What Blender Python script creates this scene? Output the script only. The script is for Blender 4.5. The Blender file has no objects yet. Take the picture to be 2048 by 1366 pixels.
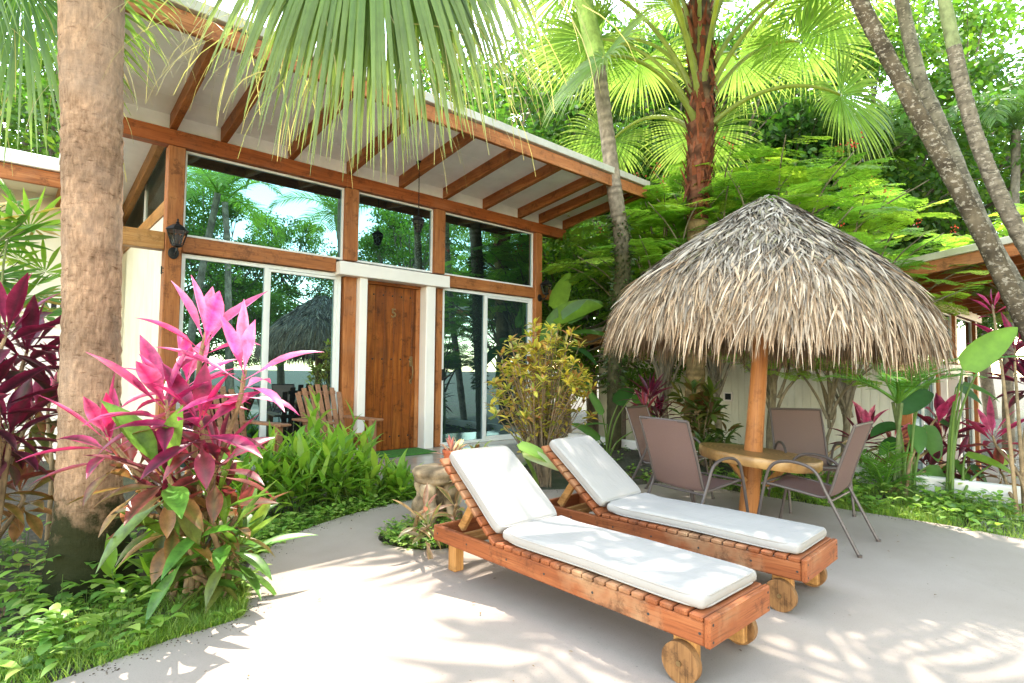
import bpy, bmesh, math, random
import numpy as np
from mathutils import Vector, Matrix, noise

rs = np.random.RandomState(7)
random.seed(7)
SC = bpy.context.scene
COL = SC.collection
pi = math.pi
A = np.array

# ------------------------------------------------------------------ camera
F_PX = 1122.7
CAMZ = 1.32
YAW, PIT, ROL = [math.radians(v) for v in (42.0468, 2.94498, 0.54447)]
fw = A([math.sin(YAW) * math.cos(PIT), math.cos(YAW) * math.cos(PIT), math.sin(PIT)])
rt = A([math.cos(YAW), -math.sin(YAW), 0.0])
up = np.cross(rt, fw)
cr, sr = math.cos(ROL), math.sin(ROL)
RT = cr * rt + sr * up
UP = cr * up - sr * rt
cam_d = bpy.data.cameras.new('camera')
cam_d.sensor_width = 36
cam_d.lens = F_PX * 36 / 2048
cam_d.clip_start = 0.05
cam_d.clip_end = 2000
cam = bpy.data.objects.new('camera', cam_d)
COL.objects.link(cam)
cam.matrix_world = Matrix(((RT[0], UP[0], -fw[0], 0), (RT[1], UP[1], -fw[1], 0), (RT[2], UP[2], -fw[2], CAMZ), (0, 0, 0, 1)))
SC.camera = cam
SC.view_settings.view_transform = 'Standard'
SC.view_settings.look = 'None'
SC.view_settings.exposure = 0
SC.cycles.max_bounces = 8
SC.cycles.diffuse_bounces = 6
SC.cycles.glossy_bounces = 3
SC.cycles.transmission_bounces = 4
SC.cycles.transparent_max_bounces = 4
SC.cycles.sample_clamp_indirect = 6
SC.cycles.use_denoising = True
SC.cycles.caustics_reflective = False
SC.cycles.caustics_refractive = False


def at(px, py, d):
    """a point of the place that the photo shows at (px, py), d metres in front of the lens"""
    return A([0, 0, CAMZ]) + d * (fw + RT * (px - 1024) / F_PX + UP * (683 - py) / F_PX)


# ------------------------------------------------------------------ light
SUN_AZ, SUN_EL = math.radians(38), math.radians(64)
SKY = 2.5
SUN = 12.0
w = bpy.data.worlds.new('World')
SC.world = w
w.use_nodes = True
nt = w.node_tree
sk = nt.nodes.new('ShaderNodeTexSky')
sk.sky_type = 'NISHITA'
sk.sun_disc = False
sk.sun_elevation = SUN_EL
sk.sun_rotation = SUN_AZ
sk.air_density = 1.0
sk.dust_density = 0.3
sk.ozone_density = 1.0
wb_ = nt.nodes.new('ShaderNodeMix')
wb_.data_type, wb_.blend_type = 'RGBA', 'MULTIPLY'
wb_.inputs[0].default_value = 1.0
wb_.inputs[7].default_value = (1.0, 0.79, 0.56, 1)   # daylight white balance
nt.links.new(sk.outputs[0], wb_.inputs[6])
nt.links.new(wb_.outputs[2], nt.nodes['Background'].inputs[0])
nt.nodes['Background'].inputs[1].default_value = SKY
sl = bpy.data.lights.new('sun', 'SUN')
sl.energy = SUN
sl.angle = math.radians(0.4)
sl.color = (1.0, 0.94, 0.84)
so = bpy.data.objects.new('sun', sl)
COL.objects.link(so)
sdir = Vector((math.sin(SUN_AZ) * math.cos(SUN_EL), math.cos(SUN_AZ) * math.cos(SUN_EL), math.sin(SUN_EL)))
so.rotation_euler = sdir.to_track_quat('Z', 'Y').to_euler()
so.location = (0, 0, 30)

# ------------------------------------------------------------------ materials
MATS = {}


def newmat(name):
    m = bpy.data.materials.new(name)
    m.use_nodes = True
    n = m.node_tree
    return m, n, n.nodes['Principled BSDF'], n.nodes['Material Output']


def N(n, t, **kw):
    x = n.nodes.new(t)
    for k, v in kw.items():
        setattr(x, k, v)
    return x


def ramp(n, src, stops):
    r = N(n, 'ShaderNodeValToRGB')
    e = r.color_ramp.elements
    while len(e) < len(stops):
        e.new(0.5)
    for i, (p, c) in enumerate(stops):
        e[i].position = p
        e[i].color = (*c, 1) if len(c) == 3 else c
    n.links.new(src, r.inputs[0])
    return r.outputs[0]


def mixc(n, f, a, b, mode='MIX'):
    m = N(n, 'ShaderNodeMix', data_type='RGBA', blend_type=mode)
    for s, v in ((m.inputs[0], f), (m.inputs[6], a), (m.inputs[7], b)):
        if isinstance(v, (int, float)):
            s.default_value = v
        elif isinstance(v, tuple):
            s.default_value = (*v, 1)
        else:
            n.links.new(v, s)
    return m.outputs[2]


def coords(n, scale=(1, 1, 1), kind='Object'):
    tc = N(n, 'ShaderNodeTexCoord')
    mp = N(n, 'ShaderNodeMapping')
    mp.inputs['Scale'].default_value = scale
    n.links.new(tc.outputs[kind], mp.inputs[0])
    return mp.outputs[0]


def noise_t(n, vec, scale, detail=4, rough=0.55, dist=0.0):
    t = N(n, 'ShaderNodeTexNoise')
    t.inputs['Scale'].default_value = scale
    t.inputs['Detail'].default_value = detail
    t.inputs['Roughness'].default_value = rough
    t.inputs['Distortion'].default_value = dist
    n.links.new(vec, t.inputs['Vector'])
    return t.outputs[0]


def bump(n, h, p, strength=0.3, dist=0.01):
    b = N(n, 'ShaderNodeBump')
    b.inputs['Strength'].default_value = strength
    b.inputs['Distance'].default_value = dist
    n.links.new(h, b.inputs['Height'])
    n.links.new(b.outputs[0], p.inputs['Normal'])


def wood(name, dark, mid, light, axis=0, rough=0.5, fine=1.0, weather=0.25, grey=(0.25, 0.19, 0.14)):
    m, n, p, o = newmat(name)
    sc = [9 * fine] * 3
    sc[axis] = 0.9 * fine
    v = coords(n, tuple(sc))
    a = noise_t(n, v, 1.2, 8, 0.60, 0.9)
    dm = tuple(d_ * 0.35 + m_ * 0.65 for d_, m_ in zip(dark, mid))
    ml = tuple(d_ * 0.45 + m_ * 0.55 for d_, m_ in zip(light, mid))
    c = ramp(n, a, [(0.22, dark), (0.36, dm), (0.52, mid), (0.68, ml), (0.85, light)])
    st = noise_t(n, coords(n, (1, 1, 1)), 1.3, 6, 0.7, 0.4)
    c = mixc(n, ramp(n, st, [(0.50, (0, 0, 0)), (0.72, (0.55,) * 3)]), c, tuple(x * 0.75 + 0.25 * y for x, y in zip(dark, mid)))
    sc2 = [70 * fine] * 3
    sc2[axis] = 2.0 * fine
    g = noise_t(n, coords(n, tuple(sc2)), 1.5, 3, 0.6)
    c = mixc(n, ramp(n, g, [(0.30, (0.45,) * 3), (0.5, (0, 0, 0))]), c, dark, 'MULTIPLY')
    wv = noise_t(n, coords(n, (1, 1, 1)), 2.3, 5, 0.6)
    c = mixc(n, ramp(n, wv, [(0.52, (0, 0, 0)), (0.75, (weather,) * 3)]), c, grey)
    gr_ = noise_t(n, coords(n, (1, 1, 1)), 7, 8, 0.75)
    c = mixc(n, ramp(n, gr_, [(0.53, (0, 0, 0)), (0.64, (0.62,) * 3)]), c, tuple(x * 0.55 for x in dark))
    n.links.new(c, p.inputs['Base Color'])
    p.inputs['Roughness'].default_value = rough
    p.inputs['Specular IOR Level'].default_value = 0.22
    bump(n, g, p, 0.25, 0.004)
    return m


def plain(name, col, rough=0.6, metal=0.0, var=0.12, scale=6, bumpv=0.0, dirt=None, spec=0.4):
    m, n, p, o = newmat(name)
    v = coords(n)
    a = noise_t(n, v, scale, 6, 0.6)
    lo = tuple(c * (1 - var) for c in col)
    hi = tuple(min(1, c * (1 + var * 0.6)) for c in col)
    c = ramp(n, a, [(0.3, lo), (0.7, hi)])
    if dirt:
        d = noise_t(n, coords(n, (1, 1, 0.25)), 5, 6, 0.65)
        c = mixc(n, ramp(n, d, [(0.5, (0, 0, 0)), (0.8, (0.45,) * 3)]), c, dirt)
    n.links.new(c, p.inputs['Base Color'])
    p.inputs['Roughness'].default_value = rough
    p.inputs['Metallic'].default_value = metal
    p.inputs['Specular IOR Level'].default_value = spec
    if bumpv:
        bump(n, noise_t(n, v, scale * 12, 3), p, bumpv, 0.004)
    return m


def leafmat(name, transl=0.45, rough=0.42, spec=0.5, tint=(1.0, 1.0, 0.55), vary=0.25, nsc=5.0):
    m, n, p, o = newmat(name)
    at_ = N(n, 'ShaderNodeAttribute', attribute_name='Col')
    nz = noise_t(n, coords(n), nsc, 4, 0.65)
    c = mixc(n, 1.0, at_.outputs[0], ramp(n, nz, [(0.3, (1 - vary,) * 3), (0.7, (1 + vary * 0.4,) * 3)]), 'MULTIPLY')
    n.links.new(c, p.inputs['Base Color'])
    p.inputs['Roughness'].default_value = rough
    p.inputs['Specular IOR Level'].default_value = spec
    tr = N(n, 'ShaderNodeBsdfTranslucent')
    tc = mixc(n, 1.0, c, tuple(t * 1.6 for t in tint), 'MULTIPLY')
    n.links.new(tc, tr.inputs[0])
    mx = N(n, 'ShaderNodeMixShader')
    mx.inputs[0].default_value = transl
    n.links.new(p.outputs[0], mx.inputs[1])
    n.links.new(tr.outputs[0], mx.inputs[2])
    n.links.new(mx.outputs[0], o.inputs[0])
    return m


def vcolmat(name, rough=0.8, spec=0.25, bscale=40, bstr=0.4, var=0.35, stretch=(1, 1, 1)):
    m, n, p, o = newmat(name)
    at_ = N(n, 'ShaderNodeAttribute', attribute_name='Col')
    v = coords(n, stretch)
    nz = noise_t(n, v, bscale * 0.4, 6, 0.65)
    c = mixc(n, 1.0, at_.outputs[0], ramp(n, nz, [(0.3, (1 - var,) * 3), (0.7, (1 + var * 0.5,) * 3)]), 'MULTIPLY')
    n.links.new(c, p.inputs['Base Color'])
    p.inputs['Roughness'].default_value = rough
    p.inputs['Specular IOR Level'].default_value = spec
    bump(n, noise_t(n, v, bscale, 4, 0.6), p, bstr, 0.01)
    return m


W_DARK, W_MID, W_LIGHT = (0.10, 0.028, 0.010), (0.30, 0.095, 0.026), (0.47, 0.19, 0.06)
for ax, nm in ((0, 'x'), (1, 'y'), (2, 'z')):
    MATS['wood_' + nm] = wood('beam wood along ' + nm, (0.15, 0.050, 0.016), (0.40, 0.138, 0.042), (0.54, 0.25, 0.095), ax, 0.5)
    MATS['red_' + nm] = wood('red beam wood along ' + nm, (0.16, 0.043, 0.014), (0.36, 0.098, 0.028), (0.48, 0.16, 0.055), ax, 0.45, 1, 0.15)
    MATS['lounger_' + nm] = wood('lounger wood along ' + nm, (0.085, 0.026, 0.012), (0.28, 0.082, 0.028), (0.42, 0.165, 0.065), ax, 0.5, 1.2, 0.85, (0.40, 0.25, 0.135))
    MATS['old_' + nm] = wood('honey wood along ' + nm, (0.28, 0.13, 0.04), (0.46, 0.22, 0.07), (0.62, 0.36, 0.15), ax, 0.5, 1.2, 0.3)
MATS['door'] = wood('door wood', (0.030, 0.009, 0.003), (0.24, 0.062, 0.010), (0.50, 0.175, 0.028), 2, 0.38, 0.8, 0.7, (0.11, 0.04, 0.014))
MATS['wheel'] = wood('worn wheel wood', (0.08, 0.035, 0.015), (0.25, 0.12, 0.045), (0.36, 0.20, 0.08), 2, 0.6, 1.6, 0.8, (0.14, 0.08, 0.045))
MATS['adir'] = wood('armchair wood', (0.17, 0.07, 0.035), (0.32, 0.15, 0.08), (0.42, 0.22, 0.12), 2, 0.55)
MATS['white'] = plain('white render', (0.80, 0.735, 0.68), 0.6, 0, 0.06, 2.0, 0.08)
MATS['whiteframe'] = plain('white aluminium', (0.78, 0.77, 0.74), 0.35, 0, 0.03)
MATS['ceiling'] = plain('ceiling board', (0.93, 0.93, 0.95), 0.8, 0, 0.09, 3.5, 0.12)
MATS['cream'] = plain('cream wall', (0.72, 0.68, 0.54), 0.75, 0, 0.06, 1.2, 0.08)
MATS['siding'] = plain('cream siding', (0.70, 0.66, 0.53), 0.7, 0, 0.08, 2.0, 0.1, (0.36, 0.35, 0.20))
MATS['roofedge'] = plain('roof edge', (0.50, 0.47, 0.41), 0.75, 0, 0.16, 3, 0.15, (0.24, 0.22, 0.16))
MATS['black'] = plain('black iron', (0.015, 0.016, 0.018), 0.42, 0.3, 0.1)
MATS['brass'] = plain('aged brass', (0.26, 0.17, 0.08), 0.4, 0.8, 0.2, 20)
MATS['steel'] = plain('brushed steel', (0.62, 0.60, 0.56), 0.3, 0.9, 0.05)
MATS['chairframe'] = plain('taupe metal', (0.105, 0.082, 0.074), 0.42, 0.2, 0.06)
MATS['bulb'] = plain('frosted bulb', (0.75, 0.70, 0.6), 0.4)
MATS['pot'] = plain('terracotta', (0.50, 0.12, 0.05), 0.6, 0, 0.12, 10)
MATS['stump'] = vcolmat('petrified wood', 0.85, 0.2, 26, 0.9, 0.5)
MATS['bark'] = vcolmat('palm bark', 0.9, 0.15, 30, 0.8, 0.45, (1, 1, 0.8))
m_l = vcolmat('fibrous bark', 0.9, 0.12, 34, 0.2, 0.12, (1, 1, 0.5))
_n = m_l.node_tree
_p = _n.nodes['Principled BSDF']
_src = _p.inputs['Base Color'].links[0].from_socket
_f = noise_t(_n, coords(_n, (1, 1, 0.22)), 62, 6, 0.75)          # upright fibres
_r = noise_t(_n, coords(_n, (1, 1, 3.4)), 11, 8, 0.78)           # ring scars and cracks
_c = mixc(_n, 1.0, _src, ramp(_n, _f, [(0.33, (0.62, 0.58, 0.54)), (0.6, (1.12,) * 3)]), 'MULTIPLY')
_c = mixc(_n, 1.0, _c, ramp(_n, _r, [(0.36, (0.40, 0.31, 0.25)), (0.43, (0.90,) * 3), (0.7, (1.15,) * 3)]), 'MULTIPLY')
_g = noise_t(_n, coords(_n, (1, 1, 0.6)), 2.6, 4, 0.6)
_c = mixc(_n, ramp(_n, _g, [(0.5, (0, 0, 0)), (0.72, (0.6,) * 3)]), _c, (0.46, 0.34, 0.26))
_tc = N(_n, 'ShaderNodeTexCoord')
_sx = N(_n, 'ShaderNodeSeparateXYZ')
_n.links.new(_tc.outputs['Object'], _sx.inputs[0])
_mz = N(_n, 'ShaderNodeMapRange')
_mz.inputs[1].default_value, _mz.inputs[2].default_value = 0.10, 0.95
_mz.inputs[3].default_value, _mz.inputs[4].default_value = 0.62, -0.25
_n.links.new(_sx.outputs[2], _mz.inputs[0])
_mn = noise_t(_n, coords(_n), 6, 8, 0.7)
_ms = N(_n, 'ShaderNodeMath', operation='ADD')
_n.links.new(_mz.outputs[0], _ms.inputs[0])
_n.links.new(_mn, _ms.inputs[1])
_c = mixc(_n, ramp(_n, _ms.outputs[0], [(0.62, (0, 0, 0)), (0.78, (0.95,) * 3)]), _c, (0.026, 0.030, 0.010))
_n.links.new(_c, _p.inputs['Base Color'])
_add = N(_n, 'ShaderNodeMath', operation='ADD')
_n.links.new(_f, _add.inputs[0])
_n.links.new(_r, _add.inputs[1])
for _b in [x for x in _n.nodes if x.type == 'BUMP']:
    _b.inputs['Strength'].default_value = 1.0
    _b.inputs['Distance'].default_value = 0.022
    _n.links.new(_add.outputs[0], _b.inputs['Height'])
MATS['frontbark'] = m_l
m_l = vcolmat('lichen bark', 0.9, 0.15, 22, 1.0, 0.3)
_n = m_l.node_tree
_p = _n.nodes['Principled BSDF']
_src = _p.inputs['Base Color'].links[0].from_socket
_k = noise_t(_n, coords(_n, (1, 1, 1.6)), 16, 5, 0.7)
_c = mixc(_n, ramp(_n, _k, [(0.54, (0, 0, 0)), (0.60, (0.8,) * 3)]), _src, (0.40, 0.34, 0.27))
_k2 = noise_t(_n, coords(_n, (1, 1, 2.5)), 11, 4, 0.6)
_c = mixc(_n, ramp(_n, _k2, [(0.56, (0, 0, 0)), (0.66, (0.8,) * 3)]), _c, (0.06, 0.05, 0.04))
_n.links.new(_c, _p.inputs['Base Color'])
MATS['lichen'] = m_l
MATS['thatch'] = vcolmat('dry thatch', 0.85, 0.2, 60, 0.3, 0.3)
MATS['leaf'] = leafmat('leaf')
MATS['thinleaf'] = leafmat('palm leaf', 0.55, 0.38, 0.5)
MATS['cordyleaf'] = leafmat('cordyline leaf', 0.30, 0.36, 0.5, (1.0, 0.8, 0.8), 0.55, 16)
MATS['treeleaf'] = leafmat('tree leaf', 0.45, 0.5, 0.3, (0.85, 1.0, 0.45))
MATS['fernleaf'] = leafmat('feathery leaf', 0.58, 0.5, 0.3, (0.95, 1.0, 0.45))
MATS['rubber'] = plain('dark plastic', (0.03, 0.03, 0.03), 0.6)


def glassmat(name, refl, tint):
    m, n, p, o = newmat(name)
    p.inputs['Base Color'].default_value = (*tint, 1)
    p.inputs['Roughness'].default_value = 0.02
    g = N(n, 'ShaderNodeBsdfGlossy')
    g.inputs['Color'].default_value = (0.25, 0.44, 0.47, 1)
    g.inputs['Roughness'].default_value = 0.0
    b = N(n, 'ShaderNodeBump')
    b.inputs['Strength'].default_value = 0.07
    b.inputs['Distance'].default_value = 0.01
    n.links.new(noise_t(n, coords(n), 0.8, 1), b.inputs['Height'])
    n.links.new(b.outputs[0], g.inputs['Normal'])
    mx = N(n, 'ShaderNodeMixShader')
    mx.inputs[0].default_value = refl
    n.links.new(p.outputs[0], mx.inputs[1])
    n.links.new(g.outputs[0], mx.inputs[2])
    n.links.new(mx.outputs[0], o.inputs[0])
    return m


MATS['glass'] = glassmat('mirror tinted glass', 0.72, (0.02, 0.025, 0.028))
MATS['doorglass'] = glassmat('dark sliding glass', 0.48, (0.022, 0.035, 0.038))
# clear lantern glass
m, n, p, o = newmat('lantern glass')
p.inputs['Transmission Weight'].default_value = 1.0
p.inputs['Roughness'].default_value = 0.08
p.inputs['Base Color'].default_value = (0.9, 0.88, 0.8, 1)
MATS['lampglass'] = m
# clear window
m, n, p, o = newmat('clear pane')
tb = N(n, 'ShaderNodeBsdfTransparent')
gl = N(n, 'ShaderNodeBsdfGlossy')
gl.inputs['Roughness'].default_value = 0.02
mx = N(n, 'ShaderNodeMixShader')
mx.inputs[0].default_value = 0.15
tb.inputs[0].default_value = (0.80, 0.85, 0.82, 1)
n.links.new(tb.outputs[0], mx.inputs[1])
n.links.new(gl.outputs[0], mx.inputs[2])
n.links.new(mx.outputs[0], o.inputs[0])
MATS['clear'] = m

# concrete patio
m, n, p, o = newmat('pale concrete')
v = coords(n)
a = noise_t(n, v, 0.9, 6, 0.6)
c = ramp(n, a, [(0.3, (0.283, 0.226, 0.184)), (0.55, (0.332, 0.269, 0.222)), (0.75, (0.365, 0.299, 0.25))])
s = noise_t(n, v, 160, 2, 0.7)
c = mixc(n, ramp(n, s, [(0.30, (0.5,) * 3), (0.42, (0, 0, 0))]), c, (0.17, 0.14, 0.12))
s2 = noise_t(n, v, 14, 5, 0.7)
c = mixc(n, ramp(n, s2, [(0.55, (0, 0, 0)), (0.8, (0.28,) * 3)]), c, (0.25, 0.215, 0.185))
s3 = noise_t(n, v, 0.55, 8, 0.72, 0.8)
c = mixc(n, ramp(n, s3, [(0.52, (0, 0, 0)), (0.66, (0.42,) * 3)]), c, (0.22, 0.19, 0.16))
s4 = noise_t(n, v, 42, 3, 0.5)
c = mixc(n, ramp(n, s4, [(0.68, (0, 0, 0)), (0.74, (0.6,) * 3)]), c, (0.17, 0.14, 0.115))
n.links.new(c, p.inputs['Base Color'])
p.inputs['Roughness'].default_value = 0.85
p.inputs['Specular IOR Level'].default_value = 0.2
bump(n, s, p, 0.35, 0.004)
MATS['concrete'] = m
# polished deck
m, n, p, o = newmat('polished deck')
v = coords(n)
a = noise_t(n, v, 2.5, 6, 0.65)
c = ramp(n, a, [(0.3, (0.34, 0.30, 0.25)), (0.7, (0.50, 0.45, 0.38))])
n.links.new(c, p.inputs['Base Color'])
p.inputs['Roughness'].default_value = 0.16
p.inputs['Specular IOR Level'].default_value = 0.6
MATS['deck'] = m
# soil
m, n, p, o = newmat('garden soil')
v = coords(n)
a = noise_t(n, v, 3.5, 8, 0.7)
c = ramp(n, a, [(0.3, (0.035, 0.026, 0.018)), (0.55, (0.085, 0.065, 0.045)), (0.75, (0.16, 0.125, 0.09))])
g = noise_t(n, v, 0.7, 4, 0.6)
c = mixc(n, ramp(n, g, [(0.45, (0, 0, 0)), (0.65, (0.5,) * 3)]), c, (0.05, 0.085, 0.02))
n.links.new(c, p.inputs['Base Color'])
p.inputs['Roughness'].default_value = 0.95
bump(n, noise_t(n, v, 25, 8, 0.7), p, 1.0, 0.04)
MATS['soil'] = m
# cushion canvas
m, n, p, o = newmat('cushion canvas')
v = coords(n)
a = noise_t(n, coords(n, (2.2, 9, 2)), 1.5, 4, 0.6, 0.5)
n.links.new(ramp(n, noise_t(n, v, 3, 4), [(0.3, (0.325, 0.297, 0.275)), (0.7, (0.355, 0.326, 0.303))]), p.inputs['Base Color'])
p.inputs['Roughness'].default_value = 0.9
p.inputs['Specular IOR Level'].default_value = 0.1
wv_ = noise_t(n, coords(n, (26, 5, 10)), 1.0, 4, 0.6, 0.8)
ad_ = N(n, 'ShaderNodeMath', operation='ADD')
n.links.new(a, ad_.inputs[0])
n.links.new(wv_, ad_.inputs[1])
bump(n, ad_.outputs[0], p, 0.22, 0.02)
MATS['canvas'] = m
# sling fabric
m, n, p, o = newmat('sling mesh')
v = coords(n, (220, 220, 220))
wv = noise_t(n, v, 1.0, 1)
c = ramp(n, wv, [(0.3, (0.13, 0.082, 0.074)), (0.7, (0.19, 0.12, 0.108))])
n.links.new(c, p.inputs['Base Color'])
p.inputs['Roughness'].default_value = 0.7
tr = N(n, 'ShaderNodeBsdfTranslucent')
tr.inputs[0].default_value = (0.60, 0.36, 0.32, 1)
mx = N(n, 'ShaderNodeMixShader')
mx.inputs[0].default_value = 0.35
n.links.new(p.outputs[0], mx.inputs[1])
n.links.new(tr.outputs[0], mx.inputs[2])
n.links.new(mx.outputs[0], o.inputs[0])
MATS['sling'] = m
# table top rings
m, n, p, o = newmat('table slab wood')
v = coords(n, (1, 1, 1))
wv = N(n, 'ShaderNodeTexWave', wave_type='RINGS', rings_direction='Z')
wv.inputs['Scale'].default_value = 7
wv.inputs['Distortion'].default_value = 5
wv.inputs['Detail'].default_value = 4
n.links.new(v, wv.inputs['Vector'])
c = ramp(n, wv.outputs[0], [(0.1, (0.22, 0.10, 0.028)), (0.6, (0.36, 0.18, 0.055)), (0.95, (0.46, 0.26, 0.095))])
c = mixc(n, ramp(n, noise_t(n, v, 3, 6, 0.65), [(0.4, (0, 0, 0)), (0.7, (0.7,) * 3)]), c, (0.50, 0.30, 0.12))
n.links.new(c, p.inputs['Base Color'])
p.inputs['Roughness'].default_value = 0.4
bump(n, wv.outputs[0], p, 0.15, 0.004)
MATS['slab'] = m
# grass mat
MATS['turf'] = plain('green turf mat', (0.06, 0.20, 0.03), 0.95, 0, 0.4, 60, 0.8)


# ------------------------------------------------------------------ mesh builder
def unit(v):
    v = np.asarray(v, float)
    return v / np.maximum(np.linalg.norm(v, axis=-1, keepdims=True), 1e-9)


class MB:
    def __init__(self):
        self.v, self.q, self.t, self.c = [], [], [], []
        self.n = 0

    def add(self, V, Q=None, T=None, C=None):
        V = np.asarray(V, float).reshape(-1, 3)
        if Q is not None and len(Q):
            self.q.append(np.asarray(Q, int).reshape(-1, 4) + self.n)
        if T is not None and len(T):
            self.t.append(np.asarray(T, int).reshape(-1, 3) + self.n)
        if C is None:
            C = np.ones((len(V), 3)) * 0.5
        C = np.asarray(C, float)
        if C.ndim == 1:
            C = np.tile(C, (len(V), 1))
        self.v.append(V)
        self.c.append(C)
        self.n += len(V)

    def arrays(self):
        V = np.concatenate(self.v) if self.v else np.zeros((0, 3))
        C = np.concatenate(self.c) if self.c else np.zeros((0, 3))
        Q = np.concatenate(self.q) if self.q else np.zeros((0, 4), int)
        T = np.concatenate(self.t) if self.t else np.zeros((0, 3), int)
        return V, Q, T, C

    def stamp(self, arr, Ms, tint=None):
        """copies of the arrays under the 4x4 matrices Ms, joined into this mesh"""
        V, Q, T, C = arr
        for i, M in enumerate(Ms):
            c = C if tint is None else np.clip(C * tint[i], 0, 1)
            self.add(V @ M[:3, :3].T + M[:3, 3], Q, T, c)

    def mesh(self, name, mat, smooth=True):
        V, Q, T, C = self.arrays()
        me = bpy.data.meshes.new(name)
        me.vertices.add(len(V))
        me.vertices.foreach_set('co', V.astype(np.float32).ravel())
        nq, ntr = len(Q), len(T)
        me.loops.add(nq * 4 + ntr * 3)
        me.loops.foreach_set('vertex_index', np.concatenate([Q.ravel(), T.ravel()]).astype(np.int32))
        me.polygons.add(nq + ntr)
        ls = np.concatenate([np.arange(nq) * 4, nq * 4 + np.arange(ntr) * 3]).astype(np.int32)
        me.polygons.foreach_set('loop_start', ls)
        me.update(calc_edges=True)
        me.validate()
        at_ = me.color_attributes.new('Col', 'FLOAT_COLOR', 'POINT')
        at_.data.foreach_set('color', np.hstack([C, np.ones((len(C), 1))]).astype(np.float32).ravel())
        me.polygons.foreach_set('use_smooth', np.full(len(me.polygons), smooth))
        me.materials.append(MATS[mat] if isinstance(mat, str) else mat)
        return me

    def build(self, name, mat, parent=None, smooth=True):
        return link(name, self.mesh(name, mat, smooth), parent)


def link(name, me, parent=None):
    o = bpy.data.objects.new(name, me)
    COL.objects.link(o)
    if parent is not None:
        o.parent = parent
    return o


def tag(o, label=None, cat=None, group=None, kind=None):
    for k, v in (('label', label), ('category', cat), ('group', group), ('kind', kind)):
        if v:
            o[k] = v
    return o


def thing(name, label, cat, loc=(0, 0, 0), rz=0.0, group=None, rot=None):
    o = bpy.data.objects.new(name, None)
    o.empty_display_size = 0.2
    COL.objects.link(o)
    o.location = loc
    o.rotation_euler = rot if rot else (0, 0, rz)
    return tag(o, label, cat, group)


def copy_tree(o, parent=None, skip=()):
    c = o.copy()
    COL.objects.link(c)
    if parent is not None:
        c.parent = parent
    for ch in list(o.children):
        if ch.name.split('.')[0] not in skip:
            copy_tree(ch, c, skip)
    return c


def dup(o, loc, rz, label, group=None, scale=None, skip=()):
    c = copy_tree(o, None, skip)
    c.location = loc
    c.rotation_euler = (0, 0, rz)
    if scale:
        c.scale = (scale,) * 3 if isinstance(scale, (int, float)) else scale
    c['label'] = label
    if group:
        c['group'] = group
    return c


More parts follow.
